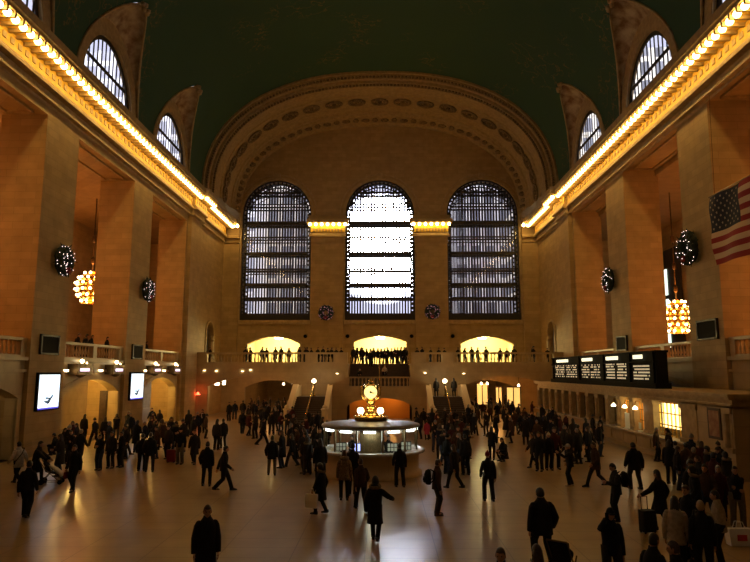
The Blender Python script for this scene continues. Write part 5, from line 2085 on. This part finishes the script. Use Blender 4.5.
crowd([(542, 404), (548, 409), (552.5, 407), (560.5, 415), (556, 411), (538, 412), (545, 416), (566, 413), (573, 418), (551, 418), (532, 410), (563, 424), (537, 419)], 'dark-coated person along the far ticket windows', 'crowd along the far ticket windows')
crowd([(586, 418), (593, 414), (577, 424), (588, 425), (598, 422), (569, 428)], 'dark-coated person near the middle ticket windows', 'queue at the middle ticket windows')
crowd([(663, 427), (686, 442), (694, 447), (701, 441), (708, 445), (716, 447), (722, 441), (690, 434), (712, 452), (699, 455), (688, 458), (726, 452), (676, 446), (705, 462), (718, 465), (694, 466)], 'dark-coated person in the cluster below the framed poster', 'cluster below the poster', mind=.5)
# on the balcony
def on_bal(x, y, wz=ZB):
    return (x, y)
YR2 = YB + 1.05
balx = [-17.2, -13.6, -13.1, -12.0, -11.5, -10.6, -10.0, -9.2, -8.2, -7.8, -7.4, -6.9, -6.3, -5.9, -5.4, -4.9, -4.4, -3.9]
crowd([(x, YR2 + rnd.uniform(-.05, .5)) for x in balx], 'person silhouetted behind the balcony balustrade left of the stairs', 'onlookers on the left of the balcony', ZB, False, 180, sil=True)
balx = [3.8, 4.3, 5.2, 6.0, 6.6, 7.9, 8.6, 9.3, 9.9, 10.8, 12.2, 12.9, 13.6, 15.5, 17.0]
crowd([(x, YR2 + rnd.uniform(-.05, .5)) for x in balx], 'person silhouetted behind the balcony balustrade right of the stairs', 'onlookers on the right of the balcony', ZB, False, 180, sil=True)
crowd([(x, 65.5 + .9 * (i % 3) + rnd.uniform(0, .3)) for i, x in enumerate((-2.7, -2.4, -2.0, -1.7, -1.35, -.95, -.6, -.2, .15, .5, .85, 1.2, 1.55, 1.9, 2.2, 2.5, 2.75))], 'person silhouetted against the bright middle arch at the head of the stairs', 'people at the head of the stairs', ZB, False, 180, sil=True)
for (x, i, lb, cc) in ((-.9, 9, 'dark-coated person coming down the left half of the upper stair flight', 'black'), (.5, 4, 'small person in a pale top low on the upper stair flight', 'cream'), (-1.9, 2, 'person sitting low at the left of the upper stair flight', 'black')):
    z = 3.1 + 2.1 * (i + 1) / 12
    person(Vector((x, 61.2 + 3.8 * (i + .4) / 12, z)), R(180), 'stand' if cc == 'black' and i > 4 else 'kneel', 'jacket', 'short', cc, 'black', 'dark', lb, None, .98)
# on the right lower flight
for (x, yy, lb) in ((5.3, 59.9, 'dark figure standing at the top of the right stair flight by the globe lamp'), (6.95, 60.0, 'dark figure at the outer side of the top of the right stair flight')):
    person(Vector((x, yy, 2.15)), R(10), 'stand', 'long', 'long', 'black', 'black', 'dark', lb, None, 1.0)
# in the left side gallery
for i, (x, yy, lb) in enumerate(((-19.5, 41.0, 'leftmost onlooker leaning over the left gallery balustrade'), (-19.45, 42.0, 'second onlooker leaning over the left gallery balustrade'), (-19.5, 42.9, 'third onlooker leaning over the left gallery balustrade'),
                                 (-19.2, 52.4, 'lone onlooker at the left gallery balustrade in the farther bay'), (-19.25, 45.0, 'onlooker at the left gallery balustrade beside the second pier'))):
    person(Vector((x, yy, ZB)), R(-90), 'lean' if i < 3 else 'cross', 'jacket', ['short', 'hood', 'long', 'short', 'short'][i], 'black', 'black', 'dark', lb, None, 1.0)
# clerks in the booth
for x, yy, lb, hd in ((-1.3, 28.6, 'clerk in dark clothes inside the booth at the left', 160), (1.25, 28.7, 'clerk in dark clothes inside the booth at the right', 200)):
    person(Vector((BX + x * .62, yy + .5, 0)), R(hd), 'cross', 'jacket', 'short', 'black', 'black', 'dark', lb, None, .97)

# ================================================================= THINGS PEOPLE CARRY
def hang_bag(px, py, w, h, d, mt, label, cat='bag', z=None, rz=0, name='shopping_bag', mark=None):
    p = ground(px, py, z if z is not None else 0)
    r = empty(name, (p.x, p.y, z or 0), rz)
    tag(r, label, cat)
    q = MB()
    q.loft([[(-w * .46, -d * .46, 0), (w * .46, -d * .46, 0), (w * .46, d * .46, 0), (-w * .46, d * .46, 0)], [(-w / 2, -d / 2, h * .5), (w / 2, -d / 2, h * .5), (w / 2, d / 2, h * .5), (-w / 2, d / 2, h * .5)],
            [(-w * .48, -d * .3, h), (w * .48, -d * .3, h), (w * .48, d * .3, h), (-w * .48, d * .3, h)]])
    q.build('bag_body', mt, r)
    q = MB()
    for s in (-1, 1):
        q.tube([(-w * .2, s * d * .3, h - .01), (-w * .12, s * d * .2, h + h * .4), (w * .12, s * d * .2, h + h * .4), (w * .2, s * d * .3, h - .01)], .012, 6)
    q.build('handle', mt, r)
    if mark:
        q = MB()
        q.cbox((0, -d * .5 - .004, h * .5), (w * .4, .012, h * .36))
        if mark is not True:
            q.ball((w * .05, -d * .5 - .01, h * .5), h * .2, 8, 0, (1, .1, .9))
        q.build('print', mark if mark is not True else M_BLACK, r)
    return r
hang_bag(740, 545, .62, .42, .28, mat('paper_bag_white', (.85, .8, .72), .7), 'white shopping bag with a red print standing on the floor at the right edge', mark=mat('red_print', (.6, .05, .04), .6))
hang_bag(697, 536, .36, .42, .16, CL['grey'], 'grey shoulder bag hanging beside the blond person', cat='bag', z=.62, rz=R(20), name='shoulder_bag')
hang_bag(697, 464, .40, .34, .16, CL['black'], 'dark shoulder bag in the cluster below the poster', z=.7, name='shoulder_bag')

def carried(target, off, w, h, d, mt, label, mark=None):
    o = next(q for q in scene.objects if q.get('label') == target)
    p = o.location + Matrix.Rotation(o.rotation_euler.z, 3, 'Z') @ Vector(off)
    r = hang_bag(0, 0, w, h, d, mt, label, mark=mark, rz=o.rotation_euler.z + PI / 2)
    r.location = p
    return r
carried('person in a long dark coat with pale fur collar carrying a white shopping bag', (-.23, .22, .22), .42, .42, .16, mat('paper_bag_white', (.85, .8, .72), .7), 'white shopping bag with a dark square print held low', True)
carried('man in black walking forward with a small red bag', (.25, .12, .47), .2, .24, .1, CL['red'], 'small red bag in the hand of the man walking forward')

def backpack(target, label, mt, side=0, dz=0):
    o = next(q for q in scene.objects if q.get('label') == target)
    rz = o.rotation_euler.z
    d = Vector((-math.sin(rz), math.cos(rz), 0))
    s = Vector((math.cos(rz), math.sin(rz), 0))
    r = empty('backpack', o.location - d * .27 + s * side + Vector((0, 0, .95 + dz)), rz)
    tag(r, label, 'backpack')
    q = MB()
    q.loft([ellipse((0, 0, 0), .14, .08), ellipse((0, -.02, .1), .17, .11), ellipse((0, -.02, .3), .165, .11), ellipse((0, 0, .42), .12, .08), ellipse((0, .02, .46), .04, .03)])
    q.build('pack', mt, r, True)
    q = MB()
    for a in (-1, 1):
        q.tube([(a * .1, .06, .06), (a * .13, .16, .15), (a * .12, .2, .36), (a * .09, .1, .44)], .018, 6)
    q.build('strap', M_BLACK, r, True)
    q = MB()
    q.loft([ellipse((0, -.12, .06), .11, .03), ellipse((0, -.14, .15), .12, .035), ellipse((0, -.12, .24), .1, .03)])
    q.build('pocket', mt, r, True)
backpack('man in a brown jacket with a backpack facing right in the open floor', 'bulky black backpack on the man in the brown jacket', CL['black'])
backpack('man in a dark suit with a bag looking down at his phone', 'black backpack sticking out behind the man in the dark suit', CL['black'], dz=.05)
backpack('person walking into the left balcony arch', 'small dark backpack on the person entering the left arch', CL['navy'])

def suitcase(p, mt, label, rz=0, h=.62):
    r = empty('suitcase', p, rz)
    tag(r, label, 'suitcase')
    q = MB()
    q.loft([[(x, y, z) for x, y in ((-.2, -.11), (-.17, -.14), (.17, -.14), (.2, -.11), (.2, .11), (.17, .14), (-.17, .14), (-.2, .11))] for z in (.05, .08, h - .04, h)])
    q.build('shell', mt, r)
    q = MB()
    q.tube([(-.1, .1, h), (-.1, .1, h + .35), (.1, .1, h + .35), (.1, .1, h)], .012, 6)
    q.build('handle', M_BLACK, r)
    for x in (-.15, .15):
        for y in (-.1, .1):
            q = MB()
            q.lathe([(.03, -.015), (.03, .015)], (0, 0, 0), 8)
            w = q.build('wheel', M_BLACK, r)
            w.rotation_euler = (0, PI / 2, 0)
            w.location = (x, y, .03)
suitcase(at_feet(171, 462.5), CL['red'], 'dark red suitcase standing on the floor in the left crowd', 0)
suitcase(at_feet(648, 533), CL['black'], 'black wheeled suitcase beside the woman with one arm out', R(15))
suitcase(at_feet(186, 437), CL['charcoal'], 'charcoal suitcase near the left corner', R(10), .5)

def stroller(p, rz, label, blanket=None, canopy=None):
    r = empty('stroller', p, rz)
    tag(r, label, 'stroller')
    q = MB()
    for s in (-.22, .22):
        q.tube([(s, -.45, 1.0), (s, -.2, .62), (s, .38, .1)], .016, 6)
        q.tube([(s, .1, .62), (s, -.3, .12)], .016, 6)
        q.tube([(s, .38, .1), (s, -.3, .12)], .012, 6)
    q.tube([(-.22, -.45, 1.0), (.22, -.45, 1.0)], .02, 6)
    q.build('frame', M_BRONZE, r)
    q = MB()
    q.loft([[(-.2, y, z), (.2, y, z), (.2, y, z + .03), (-.2, y, z + .03)] for y, z in ((-.28, .92), (-.18, .5), (.12, .42), (.3, .38), (.42, .2))])
    q.build('seat', CL['black'], r)
    q = MB()
    rings = []
    for i in range(9):
        a = PI * .62 * i / 8
        k = math.cos((i / 8 - .5) * 1.6)
        cy, cz = -.28 + .26 * math.sin(a), .62 + .30 * math.cos(a)
        rings.append([(.23 * math.cos(b) * k, -.22 + (cy + .22) * (1 - .3 * abs(math.cos(b))), .62 + (cz - .62) * (1 - .35 * abs(math.cos(b)) ** 2)) for b in [PI * j / 8 for j in range(9)]])
    q.loft([rr_ + [(x * .94, y - .02, z - .02) for x, y, z in reversed(rr_)] for rr_ in rings])
    q.build('canopy', canopy or CL['black'], r, True)
    if blanket:
        q = MB()
        q.loft([ellipse((0, -.05, .75), .15, .08), ellipse((0, .1, .62), .2, .14), ellipse((0, .28, .48), .21, .12), ellipse((0, .38, .3), .18, .06)])
        q.build('blanket', blanket, r, True)
    for s in (-.24, .24):
        for y, rr_ in ((.38, .09), (-.3, .12)):
            q = MB()
            q.lathe([(rr_ * .6, -.02), (rr_, -.02), (rr_, .02), (rr_ * .6, .02)], n=14)
            w = q.build('wheel', M_BLACK, r)
            w.rotation_euler = (0, PI / 2, 0)
            w.location = (s, y, rr_)
stroller(at_feet(50.5, 484), R(-75), 'stroller with a white blanket pushed by the person in the long black coat', CL['white'])
stroller(at_feet(566, 586), R(-35), 'dark stroller with a blue-black hood beside the broad man in the black coat', None, CL['navy'])

# phone, scarf and strap
def held(target, name, label, cat, off, size, mt):
    o = next(q for q in scene.objects if q.get('label') == target)
    M = Matrix.Rotation(o.rotation_euler.z, 3, 'Z')
    q = MB()
    a = [s / 2 for s in size]
    q.loft([[(-a[0], -a[1], -a[2]), (a[0], -a[1], -a[2]), (a[0], a[1], -a[2]), (-a[0], a[1], -a[2])], [(-a[0], -a[1], a[2]), (a[0], -a[1], a[2]), (a[0], a[1], a[2]), (-a[0], a[1], a[2])]])
    b = q.build(name, mt)
    b.location = o.location + M @ Vector(off)
    b.rotation_euler = (0, 0, o.rotation_euler.z)
    tag(b, label, cat)
held('man in a dark cap holding a phone to his face near the bottom edge', 'mobile_phone', 'dark mobile phone at the face of the man in the cap', 'phone', (.1, .16, 1.57), (.07, .015, .14), M_BLACK)
held('man in a dark suit with a bag looking down at his phone', 'mobile_phone', 'pale mobile phone in the hands of the man in the dark suit', 'phone', (0, .40, 1.16), (.08, .12, .015), CL['white'])
def strap_on(target, part, mt, pts, r):
    o = next(q for q in scene.objects if q.get('label') == target)
    q = MB()
    q.tube(pts, r, 6)
    q.build(part, mt, o, True)
strap_on('person in a white coat with a diagonal strap at the left edge', 'bag_strap', M_BLACK, [(.13, -.12, 1.40), (0, -.185, 1.2), (-.17, -.12, .95), (-.19, .1, .95), (0, .20, 1.2), (.13, .14, 1.40), (.13, -.12, 1.40)], .016)
strap_on('person with a white scarf near the left corner', 'scarf', CL['white'], [(-.07, .10, 1.43), (0, .14, 1.40), (.07, .1, 1.43), (.03, .17, 1.2), (-.02, .18, 1.08)], .035)
strap_on('short-haired man in a long black overcoat standing alone at the bottom edge of the hall', 'glasses', M_BLACK, [(-.075, .03, 1.615), (-.045, .135, 1.615), (-.01, .142, 1.612), (.01, .142, 1.612), (.045, .135, 1.615), (.075, .03, 1.615)], [.006, .016, .008, .008, .016, .006])
